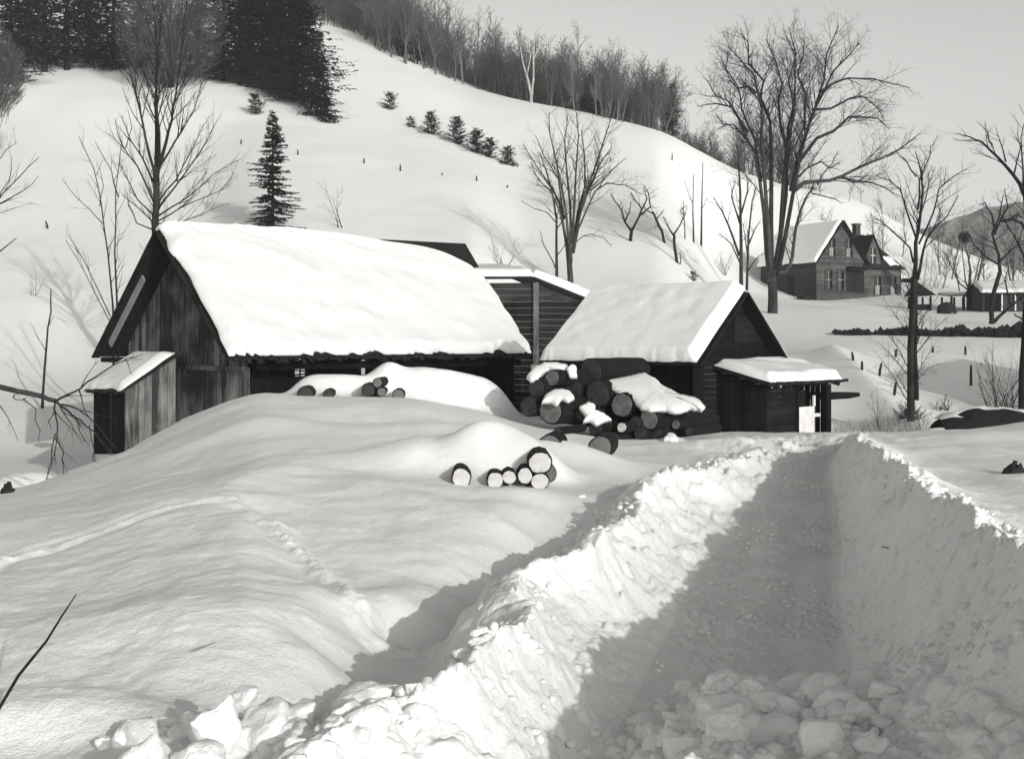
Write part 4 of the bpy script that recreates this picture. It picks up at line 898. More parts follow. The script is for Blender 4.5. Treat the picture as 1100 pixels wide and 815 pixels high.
# tree off the left edge whose limb droops into the hollow
YL = 23.0; b = Vector((gx(-75,YL), YL, gz(gx(-75,YL), YL))); T = Tree(62, .03)
PL = TP(dens=[2.6,3.0,3.0], lmax=[.7,.4,.22], rmax=[.014,.008,.006], rmin=.0045, up=[-.03,-.06,-.05,-.04], wig=.2, lift=-.1, t0=[.05,.1,.1])
traced(T, YL, [(7,3,[(-75,560),(-74,430),(-70,300),(-72,180),(-78,40)],0)], TP(dens=[.1,1,1]))
traced(T, YL, [(3.6,2.6,[(-74,395),(-40,404),(0,416),(20,420),(45,426),(61,431)],0)], TP(dens=[.8,1,1], lmax=[.3,.2,.1], rmax=[.012,.006,.004], rmin=.003))
traced(T, YL, [
 (1.7,.4,[(61,431),(70,425),(84,418),(98,405),(118,392),(133,385),(147,381)],.4),
 (1.7,.4,[(61,431),(73,441),(88,451),(106,464),(118,478),(126,487)],-.3),(1.3,.3,[(66,434),(84,440),(100,455),(113,474),(119,484)],.3),
 (1.3,.4,[(59,432),(59,445),(61,468),(54,490),(46,516)],.2),(1.0,.3,[(61,465),(58,482),(57,500),(52,518)],-.2),(1.0,.3,[(61,470),(68,486),(69,500),(68,515)],-.1),
 (1.0,.3,[(84,419),(90,435),(95,450)],0),(.9,.3,[(15,424),(16,429),(25,430),(31,426)],0),(.8,.3,[(25,428),(36,440),(39,462),(35,476)],.2),
 (.7,.3,[(0,435),(9,450),(18,474)],.1),(.9,.3,[(80,445),(84,462),(90,478)],.2),(.8,.3,[(95,457),(102,474),(104,492)],-.2),(.7,.3,[(134,385),(139,392),(140,402)],0),(.8,.3,[(59,440),(52,452),(52,462)],.1)], PL)
traced(T, YL, [(1.4,.4,[(-72,240),(-40,225),(-10,216),(14,190),(32,165)],.4),(1.2,.3,[(-72,260),(-30,240),(0,222),(18,196),(24,172)],-.5),(1.0,.3,[(-72,235),(-35,190),(-5,168),(10,150)],.3),(1.0,.3,[(-30,238),(0,218),(22,205),(38,188)],.2)],
 TP(dens=[1.8,2.2,2.4], lmax=[1.0,.5,.3], rmax=[.014,.007,.004], rmin=.0035, up=[.1,.1,.06,.02]))
T.finish(b, 'tree off the left edge whose broken limb droops over the shaded hollow', bark='bark', twig='twig')

# conifers
def conifer(base, h, rb, seed, label, nb=8, dz=.35, tri=.22, dens=9, mat='needle', group=None, t0=.08, droop=.25, name='spruce_tree', prof=.85):
    T = Tree(seed); tr = MB(); cr = MB(); b = Vector(base); r = T.r
    tr.tube([b-Vector((0,0,.3)), b+Vector((0,0,h*.5)), b+Vector((0,0,h))], [h*.016,h*.009,.01], 7)
    z = h*t0
    while z < h*.99:
        f = 1-z/h; L0 = rb*(f**prof)*(.85+.3*r.random())+.08
        for i in range(nb):
            a = r.uniform(0, 6.283); L = L0*r.uniform(.6, 1.12); d = Vector((math.cos(a), math.sin(a), .1-droop*r.uniform(.6,1.4)+.5*(1-f)**2)).normalized()
            p = b+Vector((0,0,z+r.uniform(-.5,.5)*dz)); L *= .72+.42*(sn(a*1.3+seed*3, z*.55, seed)+.35); q = p+d*L; q.z += L*.10
            tr.tube([p, p.lerp(q,.5)-Vector((0,0,L*.04)), q], [.012+.012*L,.01,.005], 3, False)
            for k in range(max(3, int(dens*L))):
                t = r.uniform(.12, 1.0); c = p.lerp(q, t); sd = Vector((-d.y, d.x, 0))*r.choice((-1,1)); v = (d*.7+sd*r.uniform(.3,1.1)*(1.1-t*.6)+Vector((0,0,r.uniform(-.5,.15)))).normalized()
                l = tri*r.uniform(.6,1.5)*(1.2-.5*t); wv = v.cross(Vector((r.uniform(-.4,.4), r.uniform(-.4,.4), 1))).normalized()*(l*.22)
                cr.poly(c-wv*.6, c+v*l*.55-wv, c+v*l, c+v*l*.55+wv)
        z += dz*(.6+.5*f)
    root = empty(name, tuple(b), label, 'tree', group); tr.build('trunk', M['darkbark'], root); cr.build('crown', M[mat], root); return root
bs = hit(293,246,56,110)
conifer(bs, (246-120)/F*bs.y, 36/F*bs.y, 71, 'lone small pointed spruce standing just behind the barn roof', nb=9, dz=.25, tri=.22, dens=40, droop=.34, t0=.05)
spots = [(12,92,17,3.4,'needle2'),(48,78,18,3.8,'needle2'),(30,66,19,3.6,'needle2'),(72,76,19,3.6,'needle2'),(96,66,20,3.6,'needle'),(122,76,20,3.6,'needle'),(150,72,20,3.5,'needle'),(212,84,19,3.2,'needle'),(240,88,19,3.2,'needle'),
 (258,92,19,3.4,'needle'),(282,96,20,3.4,'needle'),(302,104,21,3.4,'needle'),(325,112,15,4.3,'needle'),(341,124,9.0,3.0,'needle'),(318,108,14,3.0,'needle'),(350,130,3.2,1.2,'needle'),(270,92,21,3.4,'needle'),(292,100,23,3.2,'needle')]
names_ = ['pine at the far left edge of the dark stand','broad pine with a bare lower trunk at the left of the stand','pine set back behind the two leftmost ones','pine with flat snowy boughs left of the dark gap','dark pine at the gap in the middle of the stand','dark evergreen left of the bushy bare tree','dark evergreen hidden partly behind the bushy bare tree','evergreen showing just right of the bushy bare tree','dark evergreen at the left of the right-hand clump','evergreen with snow patches at its foot in the right-hand clump',
 'tall black evergreen in the right-hand clump above the small spruce','very tall black evergreen in the middle of the right-hand clump','sloping-sided evergreen near the right end of the clump','shorter evergreen ending the dark clump on the right','evergreen filling the front of the right-hand clump','little evergreen bush at the right foot of the dark clump','set-back evergreen over the snow-patched one','tallest set-back evergreen of the right-hand clump']
for i, (px, py, h, rb, mt) in enumerate(spots):
    bb = hit(px, py, 70, 170); h *= 1+.16*math.sin(i*2.3); rb *= 1+.2*math.sin(i*3.7+1)
    conifer(bb, h, rb, 80+i, names_[i], nb=11, dz=.42 if h > 6 else .22, tri=.5 if h > 6 else .28, dens=8 if h > 6 else 14, mat=mt, t0=.03 if mt == 'needle' else .06, droop=.2, name='pine_tree' if mt == 'needle2' else 'evergreen_tree')
# little evergreen bushes on the hill
for i, (px, py, hh, ww, lb) in enumerate([
 (357,131,7,7,'tiny evergreen just right of the foot of the dark clump'),(419,118,19,8,'lone round evergreen bush highest on the open slope'),(274,122,22,8,'small bush left under the right-hand evergreen clump'),(441,137,10,5,'smallest evergreen shrub on the slope left of the larger three'),(463,146,27,10,'compact evergreen bush left of the joined row'),
 (491,157,32,14,'largest evergreen bush starting the joined row'),(512,167,28,13,'evergreen bush in the middle of the joined row'),(526,172,24,11,'evergreen bush right of the middle of the joined row'),(545,180,23,9,'last evergreen bush at the right end of the row'),(551,181,8,5,'tiny tuft of evergreen just past the last bush of the row')]):
    bb = hit(px, py, 80, 175); conifer(bb, hh*.92/F*bb.y, ww*1.4/F*bb.y, 120+i, lb, nb=10, dz=.2, tri=.26, dens=15, t0=.01, droop=-.1, prof=.45, name='evergreen_bush')
# pale birch on the crest
b = hit(571,112,130,178); T = Tree(141, .05)
traced(T, b.y, [(1.8,1.0,[(571,114),(570,100),(568,88)],0),(1.5,.4,[(569,95),(565,78),(562,67),(559,50),(557,35)],1),(1.5,.4,[(571,105),(573,84),(573,60),(574,40)],-1),(.9,.3,[(573,65),(580,48),(588,34)],1),(.9,.3,[(566,80),(570,60),(566,40)],-1)], TP(dens=[1.0,1.2,1.2], lmax=[2.5,1.4,.8], rmax=[.05,.03,.02], rmin=.018))
T.finish(b, 'pale-trunked tall birch standing out on the wooded crest', bark='palebark', twig='palebranch', name='birch_tree')

# woods on the ridge
def proto_tree(seed, h, pale=False, n=1.0):
    T = Tree(seed, 99 if True else .05)
    T.thr = -1
    P = TP(max=3, dens=[2.6*n,2.3*n,2.4*n], lr=[.42,.55,.6], lmax=[3.6,2.0,1.1], rmax=[.06,.035,.024], rmin=.019, t0=[.22,.1,.1], up=[.10,.10,.06,.02], wig=.2, ang=[(25,55),(25,55),(25,60)])
    stems = T.r.choice((1,1,2)); 
    for s in range(stems): T.grow(Vector((s*.3,0,-.3)), Vector((T.r.uniform(-.12,.12), T.r.uniform(-.1,.1), 1)).normalized(), h*.9, .13 if stems == 1 else .10, 0, P)
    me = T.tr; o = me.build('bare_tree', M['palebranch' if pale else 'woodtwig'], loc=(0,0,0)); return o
protos = [proto_tree(200+i, h, pale) for i, (h, pale) in enumerate([(10,False),(12,False),(9,False),(11,True),(13,False),(8,False),(10,False)])]
edge_line = pchip([-200,320,430,500,568,700,760,800,850,900,1000,1100],[0,15,66,92,111,141,163,187,200,212,255,292])
wl = 'leafless tree of the grey wood along the snowy ridge'
used = set(); r = random.Random(5); k = 0
def put(px, Y, label, group, sc=None, i=None):
    global k
    i = r.randrange(len(protos)) if i is None else i; p = protos[i]
    o = p if i not in used else p.copy()
    if i not in used: used.add(i)
    else: col.objects.link(o)
    X = gx(px, Y); o.location = (X, Y, gz(X, Y)); s = sc or r.uniform(.8, 1.15); o.scale = (s, s, s*r.uniform(.9,1.1)); o.rotation_euler = (0, 0, r.uniform(0, 6.28)); tag(o, label, 'tree', group); return o
for j in range(270):
    t = (j+r.random())/270; px = 322+(860-322)*t**1.05
    # the wood edge follows the ridge
    h0 = hit(px, float(edge_line(px)), 120, 190); Y = h0.y+1+ (r.random()**1.3)*(60 if px < 520 else (38 if px < 700 else 26))
    put(px, Y, wl, 'bare trees of the ridge wood', r.uniform(.62, 1.0) if px > 520 else r.uniform(.8,1.1))
for px in (868,881,912,926,948,972,1012,1034): 
    h0 = hit(px, float(edge_line(px))+3, 120, 190); put(px, h0.y+r.uniform(1,8), 'thin leafless tree scattered on the crest behind the farmhouse', 'scattered trees on the crest behind the farm', r.uniform(.3,.5))
for px, py in ((1022,300),(1049,306),(1085,300),(1010,296),(1096,292)):
    h0 = hit(px, py, 110, 190); put(px, h0.y, 'grey leafless tree on the low rise behind the far shed', 'trees behind the far shed', r.uniform(.55,.75))
for px, py, sc_ in ((1088,322,.8),(1060,318,.65),(1032,316,.55),(1100,318,.85),(1012,312,.5),(952,290,.6),(968,280,.55),(936,268,.5)):
    h0 = hit(px, py, 95, 170); put(px, h0.y, 'bare tree among those crowding round the farmhouse and far shed', 'bare trees around the farm buildings', sc_)
# far part of the ridge wood, one mass
def wood_mass():
    base = []
    for i in range(5):
        T = Tree(500+i, -1); P = TP(max=3, dens=[3.2,2.6,2.6], lr=[.45,.6,.6], lmax=[3.6,2.1,1.1], rmax=[.05,.032,.024], rmin=.021, t0=[.22,.1,.1], up=[.06,.06,.04,.02], wig=.22, ang=[(28,60),(25,60),(25,60)])
        T.grow(Vector((0,0,-.3)), Vector((T.r.uniform(-.1,.1),0,1)).normalized(), 8.2, .10, 0, P)
        base.append((np.array(T.tr.v, np.float32), np.array([f for f in T.tr.f if len(f) == 4], np.int64)))
    r8 = random.Random(77); VS = []; FS = []; n = 0
    for j in range(300):
        px = 318+(800-318)*r8.random()**.9; Y0 = hit(px, float(edge_line(px)), 120, 190).y; Y = Y0+2+r8.random()**1.2*(62 if px < 520 else 30); X = gx(px, Y); v, f = base[r8.randrange(5)]
        a = r8.uniform(0,6.28); s_ = r8.uniform(.62,1.05)*(1.1 if px < 470 else 1); c_, n_ = math.cos(a)*s_, math.sin(a)*s_
        VS.append(np.stack([v[:,0]*c_-v[:,1]*n_+X, v[:,0]*n_+v[:,1]*c_+Y, v[:,2]*s_+gz(X,Y)], 1)); FS.append(f+n); n += len(v)
    V = np.concatenate(VS).astype(np.float32); q = np.concatenate(FS); me = bpy.data.meshes.new('woodland'); me.vertices.add(len(V)); me.vertices.foreach_set('co', V.ravel())
    me.loops.add(q.size); me.loops.foreach_set('vertex_index', q.ravel().astype(np.int32)); me.polygons.add(len(q)); me.polygons.foreach_set('loop_start', np.arange(0, q.size, 4, dtype=np.int32))
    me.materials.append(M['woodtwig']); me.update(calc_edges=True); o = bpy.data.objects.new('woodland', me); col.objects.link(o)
    tag(o, 'grey leafless woodland massed behind the first trees of the ridge', 'woodland', kind='stuff')
wood_mass()
# undergrowth and thin stems in the wood: uncountable
ug = MB(); r3 = random.Random(9)
for j in range(5200):
    px = 322+(880-322)*r3.random(); Y = 168+r3.random()*42; h0y = float(edge_line(px))
    X = gx(px, Y); z = gz(X, Y)
    if (HY-F*z/Y) > h0y-2 and Y < 178: continue
    hgt = r3.uniform(1.0, 4.2); q = Vector((X, Y, z)); d = Vector((r3.gauss(0,.13), r3.gauss(0,.13), 1))
    ug.tube([q, q+d*hgt*.5, q+d*hgt+Vector((r3.gauss(0,.3),0,0))], [.045,.035,.015], 3, False)
    for s in range(4):
        c = q+d*hgt*r3.uniform(.3,.95); ug.tube([c, c+Vector((r3.gauss(0,.6), r3.gauss(0,.5), r3.uniform(.3,1.0)))], [.025,.012], 3, False)
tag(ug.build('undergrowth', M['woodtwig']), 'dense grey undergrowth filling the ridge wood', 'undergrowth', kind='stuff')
for i, (px, h) in enumerate(((432,6),(448,5.5),(632,5),(722,7),(640,4),(600,5))):
    h0 = hit(px, float(edge_line(px)), 120, 190); Y = h0.y+6; X = gx(px, Y)
    conifer((X, Y, gz(X,Y)), h, 1.7, 160+i, ['dark evergreen among bare trees high in the ridge wood','second dark evergreen just right of the one high in the ridge wood','dark evergreen in the ridge wood right of the pale birch','dark pointed evergreen near the right end of the ridge wood','low evergreen in the ridge wood behind the vase-shaped tree','low evergreen in the ridge wood close to the pale birch'][i], nb=8, dz=.4, tri=.45, dens=10, name='evergreen_tree')

# ---------------------------------------------------------------- farmhouse
def window(mb_par, fr, s0, s1, z0, z1, n, sash='white', label=None, light_low=False):
    f = MB(); t = .09
    for a in ((s0-t,s0,z0-t,z1+t),(s1,s1+t,z0-t,z1+t),(s0,s1,z1,z1+t+.05),(s0,s1,z0-t,z0)): f.fbox(fr, a[0], a[1], n-.02, n+.06, a[2], a[3])
    w = f.build('window', M['sidingdarkshade'], mb_par)
    g = MB(); g.fbox(fr, s0, s1, n-.12, n-.08, z0, z1); g.build('pane', M['glass'], w)
    b = MB(); m = (s0+s1)/2; zm = (z0+z1)/2
    b.fbox(fr, m-.025, m+.025, n-.07, n-.03, z0, z1); b.fbox(fr, s0, s1, n-.08, n-.02, zm-.03, zm+.03); b.build('glazing_bar', M['pale'], w)
    if light_low:
        c = MB(); c.fbox(fr, s0+.1, s1-.1, n-.078, n-.072, z0+.05, zm-.05); c.build('curtain', M['pale'], w)
def farmhouse():
    A = Vector((28.05,120,0)); Fd = Vector((.9,.436,0)).normalized(); B = Vector((-.436,.9,0)).normalized()
    zb = 3.0; z0 = 3.7; ze = 7.55; zp = 11.1; w = 5.6; L = 8.4
    root = empty('farmhouse', (A.x, A.y, z0), 'grey two-storey clapboard farmhouse with front gable and snowy side roof on the hill', 'house')
    fr = Frame(A, Fd)        # n>0 is towards the viewer
    P = lambda s, b, z: A+Fd*s+B*b+Vector((0,0,z))
    sl = (zp-ze)/(w/2)
    wins = [(1.0,1.75,z0+1.0,z0+2.75),(2.35,3.1,z0+1.0,z0+2.75)]; upw = [(1.45,2.1,z0+4.0,z0+5.6),(3.45,4.1,z0+4.0,z0+5.6)]
    fw = MB(); hs = tuple(wins+upw)
    plank_h(fw, fr, 0, lambda z: max(0, (z-ze)/sl), lambda z: min(w, w-(z-ze)/sl), zb, zp-.1, .17, seed=3, holes=hs, lap=.02); fw.build('front_wall', M['siding'], root)
    for a in wins: window(root, fr, *a, n=0, light_low=False)
    for a in upw: window(root, fr, *a, n=0, light_low=True)
    # porch beside the ground floor windows; a dark panel paints its shade
    pr = MB(); pr.fbox(fr, 3.45, w, .5, .56, z0+2.75, z0+2.95); pr.fbox(fr, 3.35, w+.05, .0, .9, z0+3.0, z0+3.12); pr.build('porch_roof', M['trim'], root)
    pw = MB(); pw.fbox(fr, 3.45, w-.02, .03, .05, z0+.75, z0+2.95); pw.build('porch_shade', M['trim'], root)
    # side wall, its shade away from the sun put into darker siding
    fs = Frame(A, B); sw = MB(); plank_h(sw, fs, .0, lambda z: 0, lambda z: L, zb, ze, .17, seed=4, lap=0, th=.06); sw.build('side_wall', M['sidingdarkshade'], root)
    dr = MB(); dr.fbox(fs, 3.2, 4.2, -.08, -.03, z0, z0+2.4); dr.build('door', M['trim'], root)
    bw = Frame(P(w,0,0), B); sw = MB(); plank_h(sw, bw, 0, lambda z: 0, lambda z: L, zb, ze, .3, seed=5); sw.build('side_wall', M['sidingdarkshade'], root)
    rf = MB(); oh = .35
    dz = sl*oh
    roof_slab(rf, P(-oh,-.35,ze-dz), P(-oh,L+.3,ze-dz), P(w/2,L+.3,zp), P(w/2,-.35,zp), .14); roof_slab(rf, P(w+oh,-.35,ze-dz), P(w+oh,L+.3,ze-dz), P(w/2,L+.3,zp-.003), P(w/2,-.35,zp-.003), .14)
    roof = rf.build('roof', M['roof'], root)
    roof_snow('snow_cover', roof, P(-oh,-.3,ze-dz), P(-oh,L+.3,ze-dz), P(w/2-.1,L+.3,zp), P(w/2-.1,-.3,zp), .22, 61, rnd_ridge=True, nx=50, ny=24, mat=M['snow'], wob=.08)
    fb = MB()
    for g0, g1 in ((-oh, w/2), (w+oh, w/2)):
        a = P(g0,-.38,ze-dz-.05); b = P(g1,-.38,zp-.05); fb.beam(a, b, .06, .26, up=B.cross(Vector((0,0,1))).cross(b-a))
    fb.build('barge_board', M['trim'], root)
    fn = MB(); fn.fbox(fr, -.05, w+4.6, .02, .08, zb-.2, z0+.55); fn.build('foundation', M['siding'], root)
    # wing
    w0, w1 = w, w+4.55; zew = 6.85; zrw = 10.15
    ww = [(w0+1.35,w0+2.05,z0+.5,z0+2.3),(w0+3.2,w0+3.9,z0+.5,z0+2.3)]
    wf = MB(); plank_h(wf, fr, -.05, lambda z: w0, lambda z: w1, zb, zew, .17, seed=6, holes=tuple(ww), lap=.02); wf.build('wing_wall', M['siding'], root)
    for a in ww: window(root, fr, *a, n=-.05, light_low=True)
    es = Frame(P(w1,0,0), B); ws = MB(); plank_h(ws, es, -.05, lambda z: 0, lambda z: 5, zb, zew, .17, seed=7); ws.build('wing_wall', M['sidingdarkshade'], root)
    wr = MB(); ra = P(w0-.8,2.7,zrw); rb = P(w0+2.2,2.7,zrw); e0 = P(w0-.1,-.35,zew-.1); e1 = P(w1+.25,-.35,zew-.1)
    roof_slab(wr, e0, e1, rb, ra, .12)
    e2 = P(w1+.25,5.6,zew-.1); wr.poly(e1, e2, rb+Vector((.002,.002,.002))); e3 = P(w0-.1,5.6,zew-.1); wr.poly(e2, e3, ra, rb)
    wroof = wr.build('wing_roof', M['roof'], root)
    nv = (e1-e0).cross(ra-e0).normalized(); nv = nv if nv.z > 0 else -nv
    def onroof(s, t): a = e0+(e1-e0)*s; b_ = ra+(rb-ra)*s; return a+(b_-a)*t
    for (s0, s1, t0, t1, sd) in ((.66,.93,.08,.36,71),(.02,.22,.62,.86,72)):
        roof_snow('snow_patch', wroof, onroof(s0,t0), onroof(s1,t0), onroof(s1+.06,t1), onroof(s0+.05,t1), .1, sd, ragged=.12, nx=16, ny=12, round_w=.3)
    # wall dormer
    d0, d1 = w0+.15, w0+1.95; dm = (d0+d1)/2; zd = 9.75; hole = (dm-.32,dm+.32,z0+3.5,z0+5.0)
    sd_ = (zd-zew-.9)/((d1-d0)/2)
    dw = MB(); plank_h(dw, fr, 0.02, lambda z: d0+max(0,(z-zew-.9)/sd_), lambda z: d1-max(0,(z-zew-.9)/sd_), zew-.05, zd-.05, .17, seed=8, holes=(hole,), lap=.02); dorm = dw.build('dormer', M['siding'], root)
    g = MB(); g.fbox(fr, hole[0], hole[1], -.1, -.06, hole[2], hole[3]); g.build('pane', M['glass'], dorm)
    g = MB(); m = dm; zm = (hole[2]+hole[3])/2; g.fbox(fr, m-.025, m+.025, -.05, -.02, hole[2], hole[3]); g.fbox(fr, hole[0], hole[1], -.05, -.02, zm-.03, zm+.03); g.build('glazing_bar', M['white'], dorm)
    g = MB(); pk = P(dm,-.2,zd+.08); bkk = B*2.3
    for dd, zz in ((d0-.2, zew+.75), (d1+.2, zew+.75)):
        e = P(dd,-.2,zz); g.hexa([e, pk, pk+bkk, e+bkk, e+Vector((0,0,.1)), pk+Vector((0,0,.1)), pk+bkk+Vector((0,0,.1)), e+bkk+Vector((0,0,.1))])
    g.build('dormer_roof', M['roof'], dorm)
    ch = MB(); c = P(w0+1.55,2.9,zrw-.4); q = Frame(c, Fd); ch.fbox(q, -.28, .28, -.28, .28, 0, 1.3); ch.fbox(q, -.34, .34, -.34, .34, 1.3, 1.45); ch.build('chimney', M['brick'], wroof)
    # ladder leaning against the wing
    lr_ = empty('ladder', tuple(P(w0+3.6,-1.5,z0)), 'wooden ladder leaning against the wing of the farmhouse', 'ladder')
    a = P(w0+3.5,-1.3,z0-.2); t_ = P(w0+2.1,-.2,z0+3.0); sdv = Fd*.42
    for k in (0, 1):
        m = MB(); m.beam(a+sdv*k, t_+sdv*k, .09, .1); m.build('rail', M['trim'], lr_)
    m = MB()
    for k in range(9): p = a.lerp(t_, .08+.1*k); m.beam(p, p+sdv, .05, .05)
    m.build('rungs', M['trim'], lr_)
    # wooden step at the side
    st = MB(); s = P(-.9,.6,z0-.1); q = Frame(s, Fd); st.fbox(q, -1.2, .3, -.5, .5, 0, .18); st.fbox(q, -.5, .3, -.45, .45, .185, .4)
    tag(st.build('step', M['trim'], loc=tuple(s)), 'low dark plank step in the snow at the left corner of the farmhouse', 'step')
farmhouse()
def gable_shed(name, px, base_py, Y, wpx, hpx, rpx, depth, ang, label, mats=('sidingdarkshade','roof'), snow=True, side=None, Z=None, cat='shed'):
    """plain gabled building; ridge runs along the long front"""
    hh_ = hit(px+8, base_py+2, 80, 150); Y = Y or hh_.y; c = at(px, base_py, Y); k = Y/F; d = Vector((math.cos(ang), math.sin(ang), 0)); fr = Frame(c, d); w = wpx*k/math.cos(ang); h = hpx*k; rh = rpx*k
    root = empty(name, tuple(c), label, cat)
    m = MB(); plank_v(m, fr, 0, 0, w, -.6, lambda s: h, .25, seed=int(px)); plank_v(m, fr, -depth, 0, w, -.6, lambda s: h, .25, seed=int(px)+1)
    for s in (0, w):
        q = Frame(fr(s,0,0), -fr.n); plank_v(m, q, 0, 0, depth, -.6, lambda u: h+rh*(1-abs(u-depth/2)/(depth/2))-.05, .25, seed=int(px)+2)
    m.build('wall', M[mats[0]], root)
    rf = MB(); a = lambda s, n, z: fr(s, n, z)
    roof_slab(rf, a(-.2,.25,h-.05), a(w+.2,.25,h-.05), a(w+.2,-depth/2,h+rh), a(-.2,-depth/2,h+rh), .1); roof_slab(rf, a(-.2,-depth-.25,h-.05), a(w+.2,-depth-.25,h-.05), a(w+.2,-depth/2,h+rh-.003), a(-.2,-depth/2,h+rh-.003), .1); rf.build('roof', M['roof'], root)
    if snow:
        roof_snow('snow_cover', root, a(-.15,.25,h-.05), a(w+.15,.25,h-.05), a(w+.15,-depth/2,h+rh), a(-.15,-depth/2,h+rh), .25, int(px), nx=30, ny=14, rnd_ridge=False)
        roof_snow('snow_cover', root, a(-.15,-depth-.25,h-.05), a(w+.15,-depth-.25,h-.05), a(w+.15,-depth/2,h+rh-.02), a(-.15,-depth/2,h+rh-.02), .22, int(px)+1, nx=30, ny=14, rnd_ridge=False)
    return root, fr, w, h
gable_shed('outbuilding', 962, 327, 133, 26, 28, 24, 6.5, .25, 'black outbuilding with snowy roof right behind the farmhouse wing', ('blackboards','roof'))
root, fr, w, h = gable_shed('far_shed', 1056, 331, None, 60, 17, 11, 5.5, -.12, 'long grey shed with snow-covered roof at the far right', cat='shed')
o = MB(); o.fbox(fr, .15, 1.25, .03, .08, -.2, 1.3); o.build('door', M['blackboards'], root)
o = MB(); o.fbox(fr, 1.32, 1.42, .03, .09, -.2, h-.05); o.build('door_post', M['white'], root)
o = MB(); o.fbox(fr, 2.3, 2.4, .03, .09, -.2, h-.05); o.build('door_post', M['white'], root)
# open canopy left of the far shed
def canopy(px0, px1, py, pyb, Y, label, dep=2.5, pitch=.3, posts=(.9,), roofm='roof', snow=True, hip=False, name='canopy', cat='canopy'):
    Y = hit(px0, pyb+1, 80, 150).y; k = Y/F; c = at(px0, pyb, Y); fr = Frame(c, (1,0)); w = (px1-px0)*k; h = (pyb-py)*k; root = empty(name, tuple(c), label, cat)
    m = MB()
    if hip: 
        ap = fr(w*.25,-dep/2,h+pitch); z = h
        cs = [fr(-.15,.2,z), fr(w+.15,.2,z), fr(w+.15,-dep-.2,z), fr(-.15,-dep-.2,z)]
        for i in range(4): m.poly(cs[i], cs[(i+1) % 4], ap)
        m.poly(*cs[::-1])
    else: roof_slab(m, fr(-.1,.1,h), fr(w+.1,.1,h), fr(w+.1,-dep,h+pitch), fr(-.1,-dep,h+pitch), .08)
    m.build('roof', M[roofm], root)
    for p in posts:
        for dn in (0, -dep+.2):
            q = MB(); q.fbox(fr, p*w-.07, p*w+.07, dn-.14, dn, -.5, h-.09); q.build('post', M['trim'], root)
    if snow and not hip: roof_snow('snow_cover', root, fr(-.1,.1,h), fr(w+.1,.1,h), fr(w+.1,-dep,h+pitch), fr(-.1,-dep,h+pitch), .15, 5, nx=20, ny=8)
    return root, fr, w, h
canopy(1019,1047,317,330,118,'low open canopy on thin posts left of the far shed', posts=(.12,.6,.95), pitch=.2)
root, fr, w, h = canopy(983,1003,317,331,112,'small open porch shelter with peaked dark roof right of the farmhouse', dep=2.2, pitch=1.2, posts=(.1,.85), hip=True, name='shelter', cat='shelter')
m = MB(); m.fbox(fr, -.1, w-.15, -1.6, -.3, -.3, .32); m.build('bench', M['trim'], root)
# stone wall
def lumpwall(name, pts, label, cat, mat, w0, h0, w1, h1, seed, n=300):
    r4 = random.Random(seed); mb = MB(); base = Vector((0,0,0)); L = []
    for i in range(n):
        t = i/n; f = t*(len(pts)-1); k_ = min(int(f), len(pts)-2); f -= k_; px = pts[k_][0]*(1-f)+pts[k_+1][0]*f; Y = pts[k_][1]*(1-f)+pts[k_+1][1]*f
        X = gx(px, Y); z = gz(X, Y); W = w0+(w1-w0)*t; H = (h0+(h1-h0)*t)*(.55+.75*abs(sn(i*.11, 2, seed))+.2*sn(i*.5, 5, seed))
        if sn(i*.23, 7, seed) < -.62: continue
        for q in range(3):
            s = H*r4.uniform(.35,.8); c = Vector((X+r4.uniform(-.15,.15), Y+r4.uniform(-.5,.5)*W, z+r4.uniform(.1,.62)*H))
            ax = [Vector((r4.gauss(0,1), r4.gauss(0,1), r4.gauss(0,.6))).normalized() for _ in range(8)]
            # irregular octahedral stone
            vs = [Vector((1,0,0)),Vector((-1,0,0)),Vector((0,1,0)),Vector((0,-1,0)),Vector((0,0,1)),Vector((0,0,-1))]
            b0 = len(mb.v)
            for v in vs: mb.v.append(tuple(c+Vector((v.x*s*.6, v.y*s*.5, v.z*s*.45))*r4.uniform(.7,1.3)+Vector((r4.gauss(0,.03), 0, r4.gauss(0,.04)))))
            for a, b, d in ((0,2,4),(2,1,4),(1,3,4),(3,0,4),(2,0,5),(1,2,5),(3,1,5),(0,3,5)): mb.f.append((b0+a, b0+b, b0+d))
    X = gx(pts[0][0], pts[0][1]); return tag(mb.build(name, mat, loc=(X, pts[0][1], gz(X, pts[0][1]))), label, cat)
lumpwall('stone_wall', [(897,70.5),(930,70),(980,69.5),(1040,68.5),(1100,67.5),(1180,66)], 'dark rough stone wall half buried in snow across the field at right', 'wall', M['stone'], .6, .30, .9, .72, 4, 420)
# snow on the wall top drifts: the dark mound by the right edge
def dark_mound():
    c = at(1052, 452, 34.5); root = empty('covered_heap', tuple(c), 'long dark heap under a thin snow layer beside the bush at lower right', 'heap')
    for name, mt, up in (('heap','darkbark',0), ('snow_cover','roofsnow',.06)):
        mb = MB(); nx, ny = 40, 14
        for j in range(ny+1):
            for i in range(nx+1):
                s = i/nx; a = j/ny; x = -1.05+2.4*s; hh = .42*math.sin(min(1, s*1.25)*math.pi*.5)**.8*(1-.5*s*s)
                if up: y = -.12+.75*a; z = hh*math.sin((.35+.65*a)*math.pi/2+ .0)+up*math.sin(a*math.pi)*(.5+.5*s)+.015
                else: y = -.5+1.4*a; z = hh*math.sin(a*math.pi)**.5-.25*(1-math.sin(a*math.pi))
                mb.v.append(tuple(c+Vector((x, y, z+.04*(sn(x*4, y*4, 3))))))
        for j in range(ny):
            for i in range(nx): q = j*(nx+1)+i; mb.f.append((q, q+1, q+nx+2, q+nx+1))
        mb.build(name, M[mt], root, smooth=True)
dark_mound()
